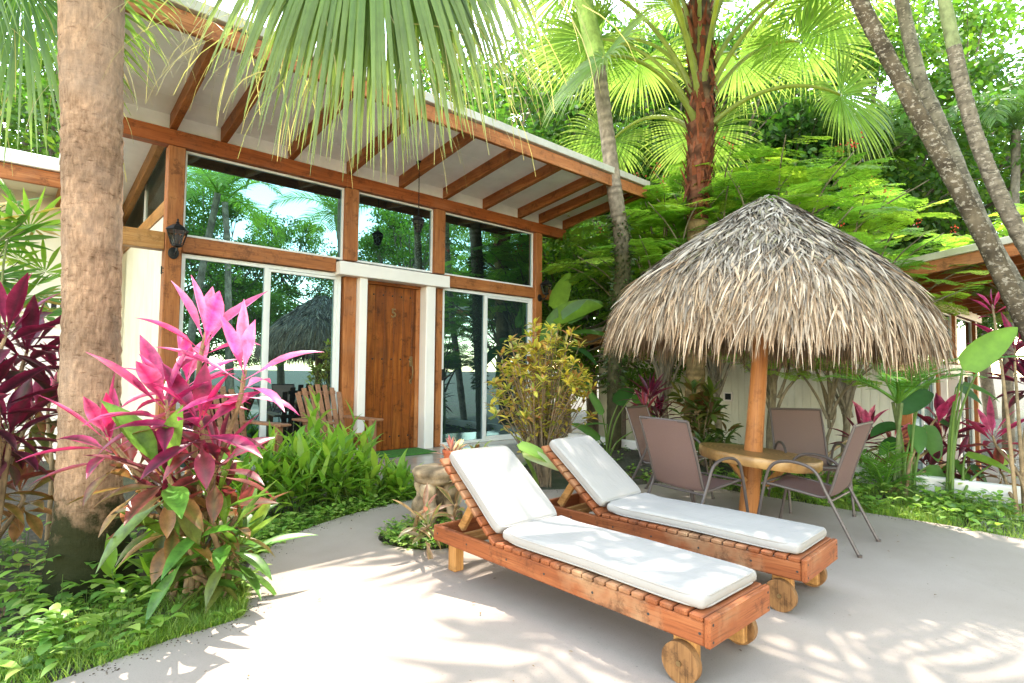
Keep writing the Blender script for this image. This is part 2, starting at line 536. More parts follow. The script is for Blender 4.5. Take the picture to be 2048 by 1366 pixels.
class BX:
    """bevelled boxes, prisms and tubes gathered into one mesh"""

    def __init__(self, off=(0, 0, 0)):
        self.bm = bmesh.new()
        self.off = Vector(off)

    def box(self, x0, x1, y0, y1, z0, z1, bev=0.004, M=None, seg=1):
        vs = [Vector((x, y, z)) for x in (x0, x1) for y in (y0, y1) for z in (z0, z1)]
        if M is not None:
            vs = [M @ v for v in vs]
        b = [self.bm.verts.new(v - self.off) for v in vs]
        fs = [self.bm.faces.new([b[i] for i in q]) for q in ((0, 1, 3, 2), (4, 6, 7, 5), (0, 4, 5, 1), (2, 3, 7, 6), (0, 2, 6, 4), (1, 5, 7, 3))]
        if bev:
            es = list({e for f in fs for e in f.edges})
            bmesh.ops.bevel(self.bm, geom=es, offset=bev, segments=seg, affect='EDGES', profile=0.6)
        return self

    def poly(self, pts, z0, z1):
        """vertical prism"""
        lo = [self.bm.verts.new(Vector((x, y, z0)) - self.off) for x, y in pts]
        hi = [self.bm.verts.new(Vector((x, y, z1)) - self.off) for x, y in pts]
        k = len(pts)
        self.bm.faces.new(hi)
        self.bm.faces.new(lo[::-1])
        for i in range(k):
            self.bm.faces.new([lo[i], lo[(i + 1) % k], hi[(i + 1) % k], hi[i]])
        return self

    def prism_x(self, yz, x0, x1, bev=0.0):
        a = [self.bm.verts.new(Vector((x0, y, z)) - self.off) for y, z in yz]
        b = [self.bm.verts.new(Vector((x1, y, z)) - self.off) for y, z in yz]
        k = len(yz)
        fs = [self.bm.faces.new(a), self.bm.faces.new(b[::-1])]
        for i in range(k):
            fs.append(self.bm.faces.new([a[(i + 1) % k], a[i], b[i], b[(i + 1) % k]]))
        bmesh.ops.recalc_face_normals(self.bm, faces=fs)
        if bev:
            bmesh.ops.bevel(self.bm, geom=list({e for f in fs for e in f.edges}), offset=bev, segments=1, affect='EDGES')
        return self

    def cyl(self, a, b, r0, r1=None, seg=16, cap=True):
        r1 = r0 if r1 is None else r1
        a, b = Vector(a) - self.off, Vector(b) - self.off
        d = (b - a).normalized()
        u = d.orthogonal().normalized()
        v = d.cross(u)
        lo = [self.bm.verts.new(a + r0 * (math.cos(t) * u + math.sin(t) * v)) for t in [2 * pi * i / seg for i in range(seg)]]
        hi = [self.bm.verts.new(b + r1 * (math.cos(t) * u + math.sin(t) * v)) for t in [2 * pi * i / seg for i in range(seg)]]
        for i in range(seg):
            self.bm.faces.new([lo[i], lo[(i + 1) % seg], hi[(i + 1) % seg], hi[i]])
        if cap:
            self.bm.faces.new(lo[::-1])
            self.bm.faces.new(hi)
        return self

    def tube(self, pts, r, seg=8, flat=1.0):
        pts = [Vector(p) - self.off for p in pts]
        rings = []
        u = None
        for i, p_ in enumerate(pts):
            d = (pts[min(i + 1, len(pts) - 1)] - pts[max(i - 1, 0)]).normalized()
            u = d.orthogonal().normalized() if u is None else (u - d * u.dot(d)).normalized()
            v = d.cross(u)
            rr = r[i] if hasattr(r, '__len__') else r
            rings.append([self.bm.verts.new(p_ + rr * (math.cos(t) * u + flat * math.sin(t) * v)) for t in [2 * pi * k / seg for k in range(seg)]])
        for A_, B_ in zip(rings, rings[1:]):
            for k in range(seg):
                self.bm.faces.new([A_[k], A_[(k + 1) % seg], B_[(k + 1) % seg], B_[k]])
        self.bm.faces.new(rings[0][::-1])
        self.bm.faces.new(rings[-1])
        return self

    def lathe(self, prof, c=(0, 0), seg=24, cap=True):
        rings = []
        for r, z in prof:
            rings.append([self.bm.verts.new(Vector((c[0] + r * math.cos(t), c[1] + r * math.sin(t), z)) - self.off) for t in [2 * pi * k / seg for k in range(seg)]])
        for A_, B_ in zip(rings, rings[1:]):
            for k in range(seg):
                self.bm.faces.new([A_[k], A_[(k + 1) % seg], B_[(k + 1) % seg], B_[k]])
        if cap:
            self.bm.faces.new(rings[0][::-1])
            self.bm.faces.new(rings[-1])
        return self

    def build(self, name, mat, parent=None, smooth=False, jitter=0.0, recalc=True):
        if recalc:
            bmesh.ops.recalc_face_normals(self.bm, faces=self.bm.faces[:])
        if jitter:
            for v in self.bm.verts:
                v.co += jitter * Vector(noise.noise_vector(v.co * 7))
        me = bpy.data.meshes.new(name)
        self.bm.to_mesh(me)
        self.bm.free()
        me.materials.append(MATS[mat] if isinstance(mat, str) else mat)
        if smooth:
            me.polygons.foreach_set('use_smooth', np.full(len(me.polygons), True))
            try:
                me.set_sharp_from_angle(angle=math.radians(40))
            except Exception:
                pass
        return link(name, me, parent)


# ------------------------------------------------------------------ leaf blades
def blades(mb, P, D, S, L, Wd, prof, droop=0.0, fold=0.0, col=(0.1, 0.2, 0.03), edge=None, tip=None, three=False, pw=1.0, curl=0.0, grav=(0, 0, -1)):
    """many tapering leaf strips at once: base P, direction D, side S, length L, half-width Wd * prof"""
    P = np.asarray(P, float).reshape(-1, 3)
    n = len(P)
    if n == 0:
        return
    D = unit(np.broadcast_to(np.asarray(D, float), (n, 3)))
    S = np.broadcast_to(np.asarray(S, float), (n, 3))
    S = unit(S - D * (S * D).sum(1, keepdims=True))
    L = np.broadcast_to(np.asarray(L, float), (n,))
    Wd = np.broadcast_to(np.asarray(Wd, float), (n,))
    droop = np.broadcast_to(np.asarray(droop, float), (n,))
    g = np.asarray(grav, float)
    k = len(prof) - 1
    ncol = 3 if three else 2
    V = np.zeros((n, k + 1, ncol, 3))
    C = np.zeros((n, k + 1, ncol, 3))
    col = np.broadcast_to(np.asarray(col, float), (n, 3))
    edge = col if edge is None else np.broadcast_to(np.asarray(edge, float), (n, 3))
    tip = col if tip is None else np.broadcast_to(np.asarray(tip, float), (n, 3))
    p, d = P.copy(), D.copy()
    ds = (L / k)[:, None]
    for i in range(k + 1):
        t = i / k
        up_ = unit(np.cross(S, d))
        hw = (Wd * prof[i])[:, None]
        base = col * (1 - t ** 1.5) + tip * t ** 1.5
        if three:
            V[:, i, 0] = p - S * hw + up_ * hw * fold
            V[:, i, 1] = p
            V[:, i, 2] = p + S * hw + up_ * hw * fold
            C[:, i, 0] = C[:, i, 2] = edge * (1 - 0.0) if edge is not col else base
            C[:, i, 1] = base
            if edge is col:
                C[:, i, 0] = C[:, i, 2] = base
        else:
            V[:, i, 0] = p - S * hw
            V[:, i, 1] = p + S * hw
            C[:, i, 0] = C[:, i, 1] = base
        if i < k:
            p = p + d * ds
            d = unit(d + g * (droop / k)[:, None] * ((i + 1) / k) ** pw * 2)
    idx = np.arange(n * (k + 1) * ncol).reshape(n, k + 1, ncol)
    Q = np.stack([idx[:, :-1, :-1], idx[:, :-1, 1:], idx[:, 1:, 1:], idx[:, 1:, :-1]], -1).reshape(-1, 4)
    mb.add(V.reshape(-1, 3), Q, None, C.reshape(-1, 3))


def tube(mb, pts, rad, seg=8, col=(0.2, 0.15, 0.1), rough=0.0, cap=True):
    pts = np.asarray(pts, float)
    k = len(pts)
    rad = np.broadcast_to(np.asarray(rad, float), (k,))
    col = np.broadcast_to(np.asarray(col, float), (k, 3))
    T = unit(np.gradient(pts, axis=0))
    u = np.cross(T[0], [0.3, 0.9, 0.2])
    u = u / np.linalg.norm(u)
    V = np.zeros((k, seg, 3))
    ang = np.arange(seg) * 2 * pi / seg
    for i in range(k):
        u = u - T[i] * u.dot(T[i])
        u /= np.linalg.norm(u)
        v = np.cross(T[i], u)
        rr = rad[i] * (1 + rough * rs.uniform(-1, 1, seg))
        V[i] = pts[i] + (np.cos(ang) * rr)[:, None] * u + (np.sin(ang) * rr)[:, None] * v
    idx = np.arange(k * seg).reshape(k, seg)
    nx = np.roll(idx, -1, 1)
    Q = np.stack([idx[:-1], nx[:-1], nx[1:], idx[1:]], -1).reshape(-1, 4)
    C = np.repeat(col, seg, 0)
    if rough:
        C = C * (1 + 0.25 * rs.uniform(-1, 1, (len(C), 1)))
    V = V.reshape(-1, 3)
    T_ = None
    if cap:
        V = np.vstack([V, pts[-1:]])
        C = np.vstack([C, col[-1:]])
        T_ = np.stack([idx[-1], nx[-1], np.full(seg, k * seg)], -1)
    mb.add(V, Q, T_, C)


def spline(pts, n):
    """smooth path through the points"""
    P = np.asarray(pts, float)
    if len(P) == 2:
        t = np.linspace(0, 1, n)[:, None]
        return P[0] * (1 - t) + P[1] * t
    Q = np.vstack([2 * P[0] - P[1], P, 2 * P[-1] - P[-2]])
    out = []
    m_ = len(P) - 1
    for s in np.linspace(0, m_ - 1e-6, n):
        i = int(s)
        t = s - i
        a, b, c, d = Q[i], Q[i + 1], Q[i + 2], Q[i + 3]
        out.append(0.5 * (2 * b + (c - a) * t + (2 * a - 5 * b + 4 * c - d) * t * t + (3 * b - a - 3 * c + d) * t ** 3))
    return A(out)


def rotm(axis, ang):
    return A(Matrix.Rotation(ang, 3, Vector(axis)))


def trs(loc, R, s=1.0):
    M = np.eye(4)
    M[:3, :3] = R * s
    M[:3, 3] = loc
    return M


def euler(x, y, z):
    from mathutils import Euler
    return A(Euler((x, y, z)).to_matrix())


def jit(c, n, a=0.15, hue=0.06):
    """n variations of a colour"""
    c = np.asarray(c, float)
    return np.clip(c * (1 + a * rs.uniform(-1, 1, (n, 1))) * (1 + hue * rs.uniform(-1, 1, (n, 3))), 0.002, 1)
# ================================================================== SETTING
def ghgt(x, y):
    """height of the garden ground"""
    z = -0.035 + 0.03 * noise.noise((x * 0.9, y * 0.9, 0.0)) + 0.012 * noise.noise((x * 4, y * 4, 3.0))
    if 5.3 < x < 7.7 and y > 1.2:
        z += 0.10 * min(1, max(0, (x - 6.2) / 1.2)) * min(1, max(0, (y - 1.2) / 1.5))
    if x > 7.66 and y < 40:
        z = -1.22 + 0.03 * noise.noise((x, y, 5.0))
    if -3 < x < 7.0 and -8 < y < 2.0:
        z = -0.10
    return z


def axis_pts(lo, hi, step, far):
    a = list(np.arange(lo, hi + 1e-6, step))
    o = []
    d, x = step, hi
    while x < far:
        d *= 1.5
        x += d
        o.append(x)
    b = []
    d, x = step, lo
    while x > -far:
        d *= 1.5
        x -= d
        b.append(x)
    return b[::-1] + a + o


gx, gy = axis_pts(-2.0, 9.1, 0.1, 600), axis_pts(-0.5, 7.2, 0.1, 600)
V = A([[x, y, ghgt(x, y) if abs(x) < 60 and abs(y) < 60 else (-0.06 if x < 7.66 or y > 40 else -1.22)] for x in gx for y in gy])
idx = np.arange(len(gx) * len(gy)).reshape(len(gx), len(gy))
Q = np.stack([idx[:-1, :-1], idx[1:, :-1], idx[1:, 1:], idx[:-1, 1:]], -1).reshape(-1, 4)
g = MB()
g.add(V, Q)
tag(g.build('ground', 'soil'), kind='structure')

# patio slab: the curved edge along the beds, open behind the camera
edge = [(-7, 1.6), (-3, 2.35), (-1.0, 2.85), (0.19, 3.07), (0.41, 3.12), (0.67, 3.18), (0.98, 3.22), (1.08, 3.45), (1.2, 3.85), (1.36, 4.15), (1.66, 4.45), (2.03, 4.68), (2.6, 4.88), (3.14, 4.96), (3.7, 4.85), (4.3, 4.55), (4.9, 4.2), (5.55, 3.92), (5.9, 3.8), (6.08, 3.4), (6.1, 2.7), (6.13, 1.9), (6.17, 1.45), (6.2, 1.1), (6.15, 0.5), (6.3, -0.5), (6.6, -2.5), (6.8, -7)]
pts = [tuple(p) for p in spline([(x, y, 0) for x, y in edge], 160)[:, :2]]
pts += [(-7, -7)]
island_c, island_r = (2.60, 3.82), 0.40


def in_island(x, y, m=0.0):
    return (x - island_c[0]) ** 2 + (y - island_c[1]) ** 2 < (island_r + m) ** 2


bm = bmesh.new()
outer = [bm.verts.new((x, y, 0)) for x, y in pts]
inner = [bm.verts.new((island_c[0] + island_r * (1 + .06 * math.sin(3 * t)) * math.cos(t), island_c[1] + island_r * (1 + .06 * math.cos(2 * t)) * math.sin(t), 0)) for t in [2 * pi * i / 40 for i in range(40)]]
eds = [bm.edges.new((L_[i], L_[(i + 1) % len(L_)])) for L_ in (outer, inner) for i in range(len(L_))]
bmesh.ops.triangle_fill(bm, use_beauty=True, use_dissolve=False, edges=eds)
for f in bm.faces:
    if f.normal.z < 0:
        f.normal_flip()
top = bm.faces[:]
be = [e for e in bm.edges if e.is_boundary]
r_ = bmesh.ops.extrude_edge_only(bm, edges=be)
for v in [x for x in r_['geom'] if isinstance(x, bmesh.types.BMVert)]:
    v.co.z = -0.16
bmesh.ops.recalc_face_normals(bm, faces=bm.faces[:])
me = bpy.data.meshes.new('patio')
bm.to_mesh(me)
bm.free()
me.materials.append(MATS['concrete'])
tag(link('patio', me), kind='structure')

# raised deck in front of the doors
BX().poly([(1.2, 5.95), (4.6, 5.75), (5.2, 5.95), (8.2, 6.3), (8.2, 7.6), (1.2, 7.6)], -0.12, 0.11).build('deck', 'deck')
tag(bpy.data.objects['deck'], kind='structure')
# lower terrace of the neighbouring bungalow
BX().poly([(8.2, -3), (40, -3), (40, 2.75), (8.2, 2.75)], -1.5, -1.17).build('terrace', 'concrete')
tag(bpy.data.objects['terrace'], kind='structure')

# low garden wall
b = BX((7.6, 0, 0))
b.box(7.60, 7.74, -4.0, 6.9, -1.3, 0.19, 0.012)
o = b.build('garden_wall', 'white')
o.location = (7.6, 0, 0)
tag(o, 'low white garden wall running along the back edge of the right flower bed', 'wall')

# ================================================================== BUNGALOW
ORG = (1.29, 7.41, 0.0)
SL = 0.125


def zc(y):
    return 4.255 - SL * (y - 7.41)


def zr(y):
    return 4.06 - 0.138 * (y - 7.41)


bung = thing('bungalow', 'white bungalow with brown timber posts, wide slanted roof and mirrored windows', 'house', ORG)


def P(name, mat, fn, parent=None, **kw):
    b = BX(ORG)
    fn(b)
    return b.build(name, mat, parent or bung, **kw)


P('top_beam', 'red_x', lambda b: b.box(0.40, 7.99, 7.31, 7.46, 3.868, 4.052, 0.006))
P('cross_beam', 'wood_x', lambda b: b.box(1.467, 3.335, 7.335, 7.47, 2.655, 2.84, 0.006))
P('cross_beam', 'wood_x', lambda b: b.box(5.185, 7.84, 7.335, 7.47, 2.655, 2.84, 0.006))
tag(P('cross_beam', 'old_x', lambda b: b.box(0.60, 1.287, 7.32, 7.47, 2.65, 2.85, 0.006)), 'beam end left of the corner post, its sunlight painted as paler wood')  # paler wood than the other cross beams stands in for sunlight
for x0, x1, z0 in ((1.29, 1.464, 0.10), (7.17, 7.34, 0.10)):
    P('post', 'wood_z', lambda b: b.box(x0, x1, 7.315, 7.48, z0, 3.866, 0.008))
for x0, x1 in ((3.455, 3.65), (4.955, 5.15)):
    P('post', 'wood_z', lambda b: b.box(x0, x1, 7.325, 7.48, 2.842, 3.866, 0.006))
for x0, x1 in ((3.48, 3.66), (5.035, 5.145)):
    P('door_post', 'wood_z', lambda b: b.box(x0, x1, 7.36, 7.50, 0.112, 2.64, 0.005))


def portal(b):
    b.box(3.34, 5.18, 7.22, 7.47, 2.612, 2.798, 0.012, seg=2)
    b.box(3.665, 3.785, 7.262, 7.49, 0.11, 2.611, 0.010)
    b.box(4.775, 4.945, 7.262, 7.49, 0.11, 2.611, 0.010)


P('door_frame', 'white', portal)
# door
dr = P('door', 'door', lambda b: [b.box(3.855 + i * 0.157, 3.855 + (i + 1) * 0.157 - 0.003, 7.452, 7.50, 0.125, 2.56, 0.005) for i in range(6)])
P('lintel', 'wood_x', lambda b: b.box(3.80, 4.77, 7.43, 7.52, 2.565, 2.61, 0.003), dr)
P('jamb', 'wood_z', lambda b: b.box(4.70, 4.772, 7.435, 7.451, 0.125, 2.56, 0.003), dr)


def nails(b):
    for z in (2.42, 1.47, 0.32):
        for i in range(5):
            b.cyl((3.98 + i * 0.155, 7.452, z), (3.98 + i * 0.155, 7.443, z), 0.014, 0.009, 8)


P('nails', 'black', nails, dr)


def handle(b):
    b.box(4.60, 4.655, 7.440, 7.452, 1.36, 1.52, 0.006)
    b.box(4.605, 4.65, 7.440, 7.452, 1.10, 1.17, 0.006)
    b.tube([(4.628, 7.44, 1.37), (4.628, 7.40, 1.36), (4.628, 7.385, 1.30), (4.628, 7.39, 1.22), (4.628, 7.42, 1.16), (4.628, 7.44, 1.13)], 0.010, 8)
    b.cyl((4.628, 7.44, 1.46), (4.628, 7.425, 1.46), 0.018, 0.015, 12)


P('handle', 'brass', handle, dr, smooth=True)
cu = bpy.data.curves.new('five', 'FONT')
cu.body = '5'
cu.size = 0.19
cu.extrude = 0.006
cu.bevel_depth = 0.002
cu.align_x = 'CENTER'
tmp = bpy.data.objects.new('five', cu)
COL.objects.link(tmp)
bpy.context.view_layer.update()
me = bpy.data.meshes.new_from_object(tmp.evaluated_get(bpy.context.evaluated_depsgraph_get()))
bpy.data.objects.remove(tmp)
me.materials.clear()
me.materials.append(MATS['brass'])
num = link('house_number', me, dr)
num.rotation_euler = (pi / 2, 0, 0)
num.location = A([4.31, 7.443, 2.10]) - A(ORG)


def framed(b, x0, x1, z0, z1, y0, y1, t, mids=()):
    b.box(x0, x1, y0, y1, z1 - t, z1, 0.003)
    b.box(x0, x1, y0, y1, z0, z0 + t, 0.003)
    b.box(x0, x0 + t, y0, y1, z0 + t, z1 - t, 0.003)
    b.box(x1 - t, x1, y0, y1, z0 + t, z1 - t, 0.003)
    for m_ in mids:
        b.box(m_ - t / 2, m_ + t / 2, y0 - 0.004, y1, z0 + t, z1 - t, 0.003)


for x0, x1 in ((1.468, 3.452), (3.654, 4.952), (5.154, 7.166)):
    wf = P('window', 'whiteframe', lambda b: framed(b, x0, x1, 2.845, 3.864, 7.385, 7.44, 0.028))
    P('pane', 'glass', lambda b: b.box(x0 + .02, x1 - .02, 7.412, 7.42, 2.865, 3.845, 0), wf)
for x0, x1, xm, gm in ((1.467, 3.44, 2.437, 'glass'), (5.15, 7.166, 6.05, 'doorglass')):
    wf = P('sliding_door', 'whiteframe', lambda b: framed(b, x0, x1, 0.113, 2.645, 7.39, 7.47, 0.05, (xm,)))
    P('pane', gm, lambda b: b.box(x0 + .04, xm - .01, 7.42, 7.427, 0.15, 2.61, 0), wf)
    P('pane', gm, lambda b: b.box(xm + .01, x1 - .04, 7.436, 7.443, 0.15, 2.61, 0), wf)
    P('sash', 'whiteframe', lambda b: framed(b, xm + .02, x1 - .052, 0.165, 2.592, 7.40, 7.434, 0.035), wf)
    P('handle', 'black', lambda b: b.box(x0 + .012, x0 + .038, 7.37, 7.39, 1.15, 1.33, 0.004), wf)
# walls
YB = 14.0


def siding(b):
    b.box(1.36, 1.45, 7.485, YB, -0.2, 3.14, 0)
    for i in range(46):
        y = 7.52 + i * 0.14
        b.box(1.349, 1.361, y, y + 0.128, -0.2, 3.139, 0.004)


tag(P('side_wall', 'siding', siding), 'cream board and batten side wall')
P('sill_beam', 'old_y', lambda b: b.box(1.335, 1.47, 7.485, YB, 3.145, 3.315, 0.004))


def sidewin(b):
    for y0, y1 in ((7.49, 9.25), (9.29, 11.4)):
        t = 0.035
        b.prism_x([(y0, zc(y0) - .05), (y1, zc(y1) - .05), (y1, zc(y1) - .05 - t), (y0, zc(y0) - .05 - t)], 1.37, 1.41)
        b.box(1.37, 1.41, y0, y1, 3.316, 3.316 + t, 0.002)
        b.box(1.37, 1.41, y0, y0 + .03, 3.352, zc(y0) - .09, 0.002)


sw = P('side_window', 'whiteframe', sidewin)
P('pane', 'clear', lambda b: b.prism_x([(7.50, 3.33), (7.50, zc(7.5) - .06), (11.4, zc(11.4) - .06), (11.4, 3.33)], 1.388, 1.392), sw)
P('side_wall', 'siding', lambda b: b.prism_x([(7.485, -0.2), (7.485, zc(7.485) - .003), (YB, zc(YB) - .003), (YB, -0.2)], 7.20, 7.33))
P('back_wall', 'cream', lambda b: b.box(1.452, 7.198, YB - 0.12, YB, -0.2, 2.35, 0))  # kept low: opening above it added to let light onto the inner ceiling
P('blocking_panel', 'ceiling', lambda b: b.box(0.5, 8.02, 7.40, 7.44, 4.054, zc(7.44) - 0.003, 0))
P('inner_floor', 'deck', lambda b: b.box(1.452, 7.198, 7.605, YB - .13, 0.0, 0.10, 0))
rf = P('roof', 'roofedge', lambda b: b.prism_x([(5.50, zc(5.5)), (5.50, zc(5.5) + .105), (14.3, zc(14.3) + .105), (14.3, zc(14.3))], 0.42, 8.14, 0.006))


def ceil(b):
    ys = [5.605, 6.30, 6.98, 7.40]
    for a_, c_ in zip(ys, ys[1:]):
        b.prism_x([(a_ + .004, zc(a_ + .004) - .002), (c_, zc(c_) - .002), (c_, zc(c_) - .014), (a_ + .004, zc(a_ + .004) - .014)], 0.47, 8.10)
    b.prism_x([(7.45, zc(7.45) - .002), (14.2, zc(14.2) - .002), (14.2, zc(14.2) - .014), (7.45, zc(7.45) - .014)], 0.47, 8.10)


P('ceiling', 'ceiling', ceil)
fa = P('fascia', 'wood_x', lambda b: b.box(0.45, 8.10, 5.54, 5.60, 4.30, zc(5.60) - .003, 0.006))
for x in (0.48, 1.30, 1.84, 2.655, 3.475, 4.32, 5.13, 5.955, 6.77, 7.305, 7.96):
    wd = 0.075
    P('rafter', 'wood_y', lambda b: b.prism_x([(5.602, zr(5.6)), (5.602, zc(5.6) - .010), (7.39, zc(7.39) - .010), (7.39, zr(7.39) + .004)], x, x + wd, 0.004))
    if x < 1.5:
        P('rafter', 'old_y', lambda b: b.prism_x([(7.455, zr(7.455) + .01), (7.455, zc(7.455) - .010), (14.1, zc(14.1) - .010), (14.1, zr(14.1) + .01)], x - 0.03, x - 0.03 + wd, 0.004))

b2 = dup(bung, (ORG[0] + 9.93, ORG[1] - 4.81, ORG[2] - 1.28), 0, 'lower neighbouring bungalow half hidden behind the thatched parasol at right', skip=('house_number', 'side_window'))

for ch_ in b2.children:
    if ch_.name.startswith('ceiling'):
        ch_.data = ch_.data.copy()
        ch_.data.materials.clear()
        ch_.data.materials.append(MATS['old_y'])

# pale annex at the far left with its own lower roof
an = thing('annex', 'low cream annex with brown fascia behind the palm trunk at left', 'house', (0, 10.5, 0))
OR2 = (0, 10.5, 0)


def P2(name, mat, fn, parent=an):
    b = BX(OR2)
    fn(b)
    return b.build(name, mat, parent)


P2('wall', 'cream', lambda b: b.box(-9, 1.27, 10.5, 10.7, -0.3, 3.95, 0.01))
P2('wall_panel', 'white', lambda b: b.box(-9, 1.0, 10.478, 10.499, -0.3, 1.85, 0.006))
P2('fascia', 'wood_x', lambda b: b.box(-9, 0.9, 9.55, 9.61, 3.70, 3.90, 0.006))
P2('roof', 'whiteframe', lambda b: b.box(-9.1, 0.95, 9.5, 14, 3.905, 4.08, 0.01))
P2('soffit', 'cream', lambda b: b.box(-9, 0.92, 9.615, 10.5, 3.80, 3.86, 0))
P2('bracket', 'old_y', lambda b: b.box(0.55, 0.64, 9.62, 10.49, 3.42, 3.79, 0.006))


def vent(b):
    for i in range(3):
        x = 0.05 + i * 0.27
        framed(b, x, x + .24, 2.08, 2.30, 10.46, 10.50, 0.035)
        b.box(x + .10, x + .14, 10.465, 10.49, 2.116, 2.264, 0)


P2('vent_block', 'white', vent)
P2('vent_screen', 'black', lambda b: b.box(0.05, 0.83, 10.492, 10.4985, 2.09, 2.29, 0))

# vent in the neighbour's side wall (lies in the copied house, so it is its part)
v2 = BX((11.22, 2.6, -1.28))
for y0 in (5.62, 5.86):
    v2.box(11.245, 11.277, y0, y0 + .2, 0.72, 0.75, 0.002)
    v2.box(11.245, 11.277, y0, y0 + .2, 0.88, 0.91, 0.002)
    v2.box(11.245, 11.277, y0, y0 + .03, 0.751, 0.879, 0.002)
    v2.box(11.245, 11.277, y0 + .17, y0 + .2, 0.751, 0.879, 0.002)
vo = v2.build('vent', 'white', b2)
v2 = BX((11.22, 2.6, -1.28))
for y0 in (5.62, 5.86):
    v2.box(11.268, 11.2745, y0 + .031, y0 + .169, 0.752, 0.878, 0)
v2.build('vent_screen', 'black', vo)

# ================================================================== LANTERNS
def lantern_body(t, z0, sc=1.0, hang=False):
    """six-sided carriage lantern, axis on the local z axis, from z0 upwards"""
    s = sc
    b = BX()
    b.lathe([(0.02 * s, z0), (0.05 * s, z0 + .012 * s), (0.055 * s, z0 + .03 * s)], seg=6)
    b.lathe([(0.105 * s, z0 + .175 * s), (0.112 * s, z0 + .185 * s), (0.085 * s, z0 + .215 * s), (0.04 * s, z0 + .245 * s), (0.022 * s, z0 + .255 * s)], seg=6)
    b.lathe([(0.012 * s, z0 + .255 * s), (0.02 * s, z0 + .268 * s), (0.006 * s, z0 + .285 * s), (0.014 * s, z0 + .297 * s), (0.002 * s, z0 + .312 * s)], seg=8)
    for k in range(6):
        a = 2 * pi * k / 6
        c_, s_ = math.cos(a), math.sin(a)
        b.tube([(0.055 * s * c_, 0.055 * s * s_, z0 + .03 * s), (0.098 * s * c_, 0.098 * s * s_, z0 + .176 * s)], 0.0055 * s, 5)
    if hang:
        for zz in (0.08, 0.125):
            r = (0.055 + (0.043 * (zz - .03) / .146)) * s
            b.tube([(r * math.cos(2 * pi * k / 6), r * math.sin(2 * pi * k / 6), z0 + zz * s) for k in range(7)], 0.004 * s, 5)
    b.build('cage', 'black', t)
    b = BX()
    b.lathe([(0.050 * s, z0 + .031 * s), (0.092 * s, z0 + .174 * s)], seg=6, cap=False)
    b.build('glass', 'lampglass', t)
    b = BX()
    b.lathe([(0.014 * s, z0 + .031 * s), (0.016 * s, z0 + .07 * s), (0.028 * s, z0 + .10 * s), (0.026 * s, z0 + .13 * s), (0.004 * s, z0 + .15 * s)], seg=12)
    b.build('bulb', 'bulb', t, smooth=True)


def wall_lantern(loc, label, rz=0):
    t = thing('wall_lantern', label, 'lantern', loc, rz, 'carriage lanterns on the bungalow posts')
    lantern_body(t, -0.06, 1.05)
    b = BX()
    b.lathe([(0.055, 0), (0.055, 0.014), (0.04, 0.02)], seg=16)
    for v in b.bm.verts:
        v.co = Vector((v.co.x, 0.172 - v.co.z, v.co.y * 1.25 - 0.10))
    b.tube([(0, .155, -.09), (0, .10, -.125), (0, .04, -.12), (0, 0, -.095), (0, 0, -.06)], 0.011, 8)
    b.build('bracket', 'black', t, smooth=True)
    return t


wall_lantern((1.375, 7.145, 2.72), 'black carriage lantern on the corner post by the pale beam end')
wall_lantern((7.27, 7.145, 2.76), 'black carriage lantern on the far post beside the croton bush')
hl = thing('hanging_lantern', 'black cage lantern hanging on a chain from the bungalow ceiling', 'lantern', (4.32, 6.82, 3.28))
lantern_body(hl, 0.0, 0.92, True)
b = BX()
zt = zc(6.82) - 3.28 - 0.012
b.lathe([(0.045, zt - .02), (0.045, zt)], seg=16)
k = 0
z = 0.285
while z < zt - 0.02:
    a = pi / 2 * (k % 2)
    ring = [(0.009 * math.cos(t) * math.cos(a), 0.009 * math.cos(t) * math.sin(a), z + 0.018 + 0.018 * math.sin(t)) for t in [2 * pi * i / 10 for i in range(11)]]
    b.tube(ring, 0.003, 5)
    z += 0.030
    k += 1
b.build('chain', 'black', hl)
hk = BX()
hk.tube([(0, 0, .02), (0, -.03, .015), (0, -.045, -.015), (0, -.03, -.04), (0, -.012, -.03)], 0.006, 6)
hk.tube([(0, 0, .04), (0, 0, -.05)], 0.008, 6)
o = hk.build('coat_hook', 'black')
o.location = (1.27, 7.34, 2.42)
o.rotation_euler = (0, 0, 1.2)
tag(o, 'small black coat hook on the corner post below the lantern', 'hook')

# ================================================================== DOORSTEP
b = BX()
for i in range(1):
    b.box(-.44, .44, -.26, .26, 0, .022, 0.006)
o = b.build('doormat', 'turf')
o.location = (4.28, 7.10, 0.112)
tag(o, 'green artificial turf doormat in front of the wooden door', 'doormat')


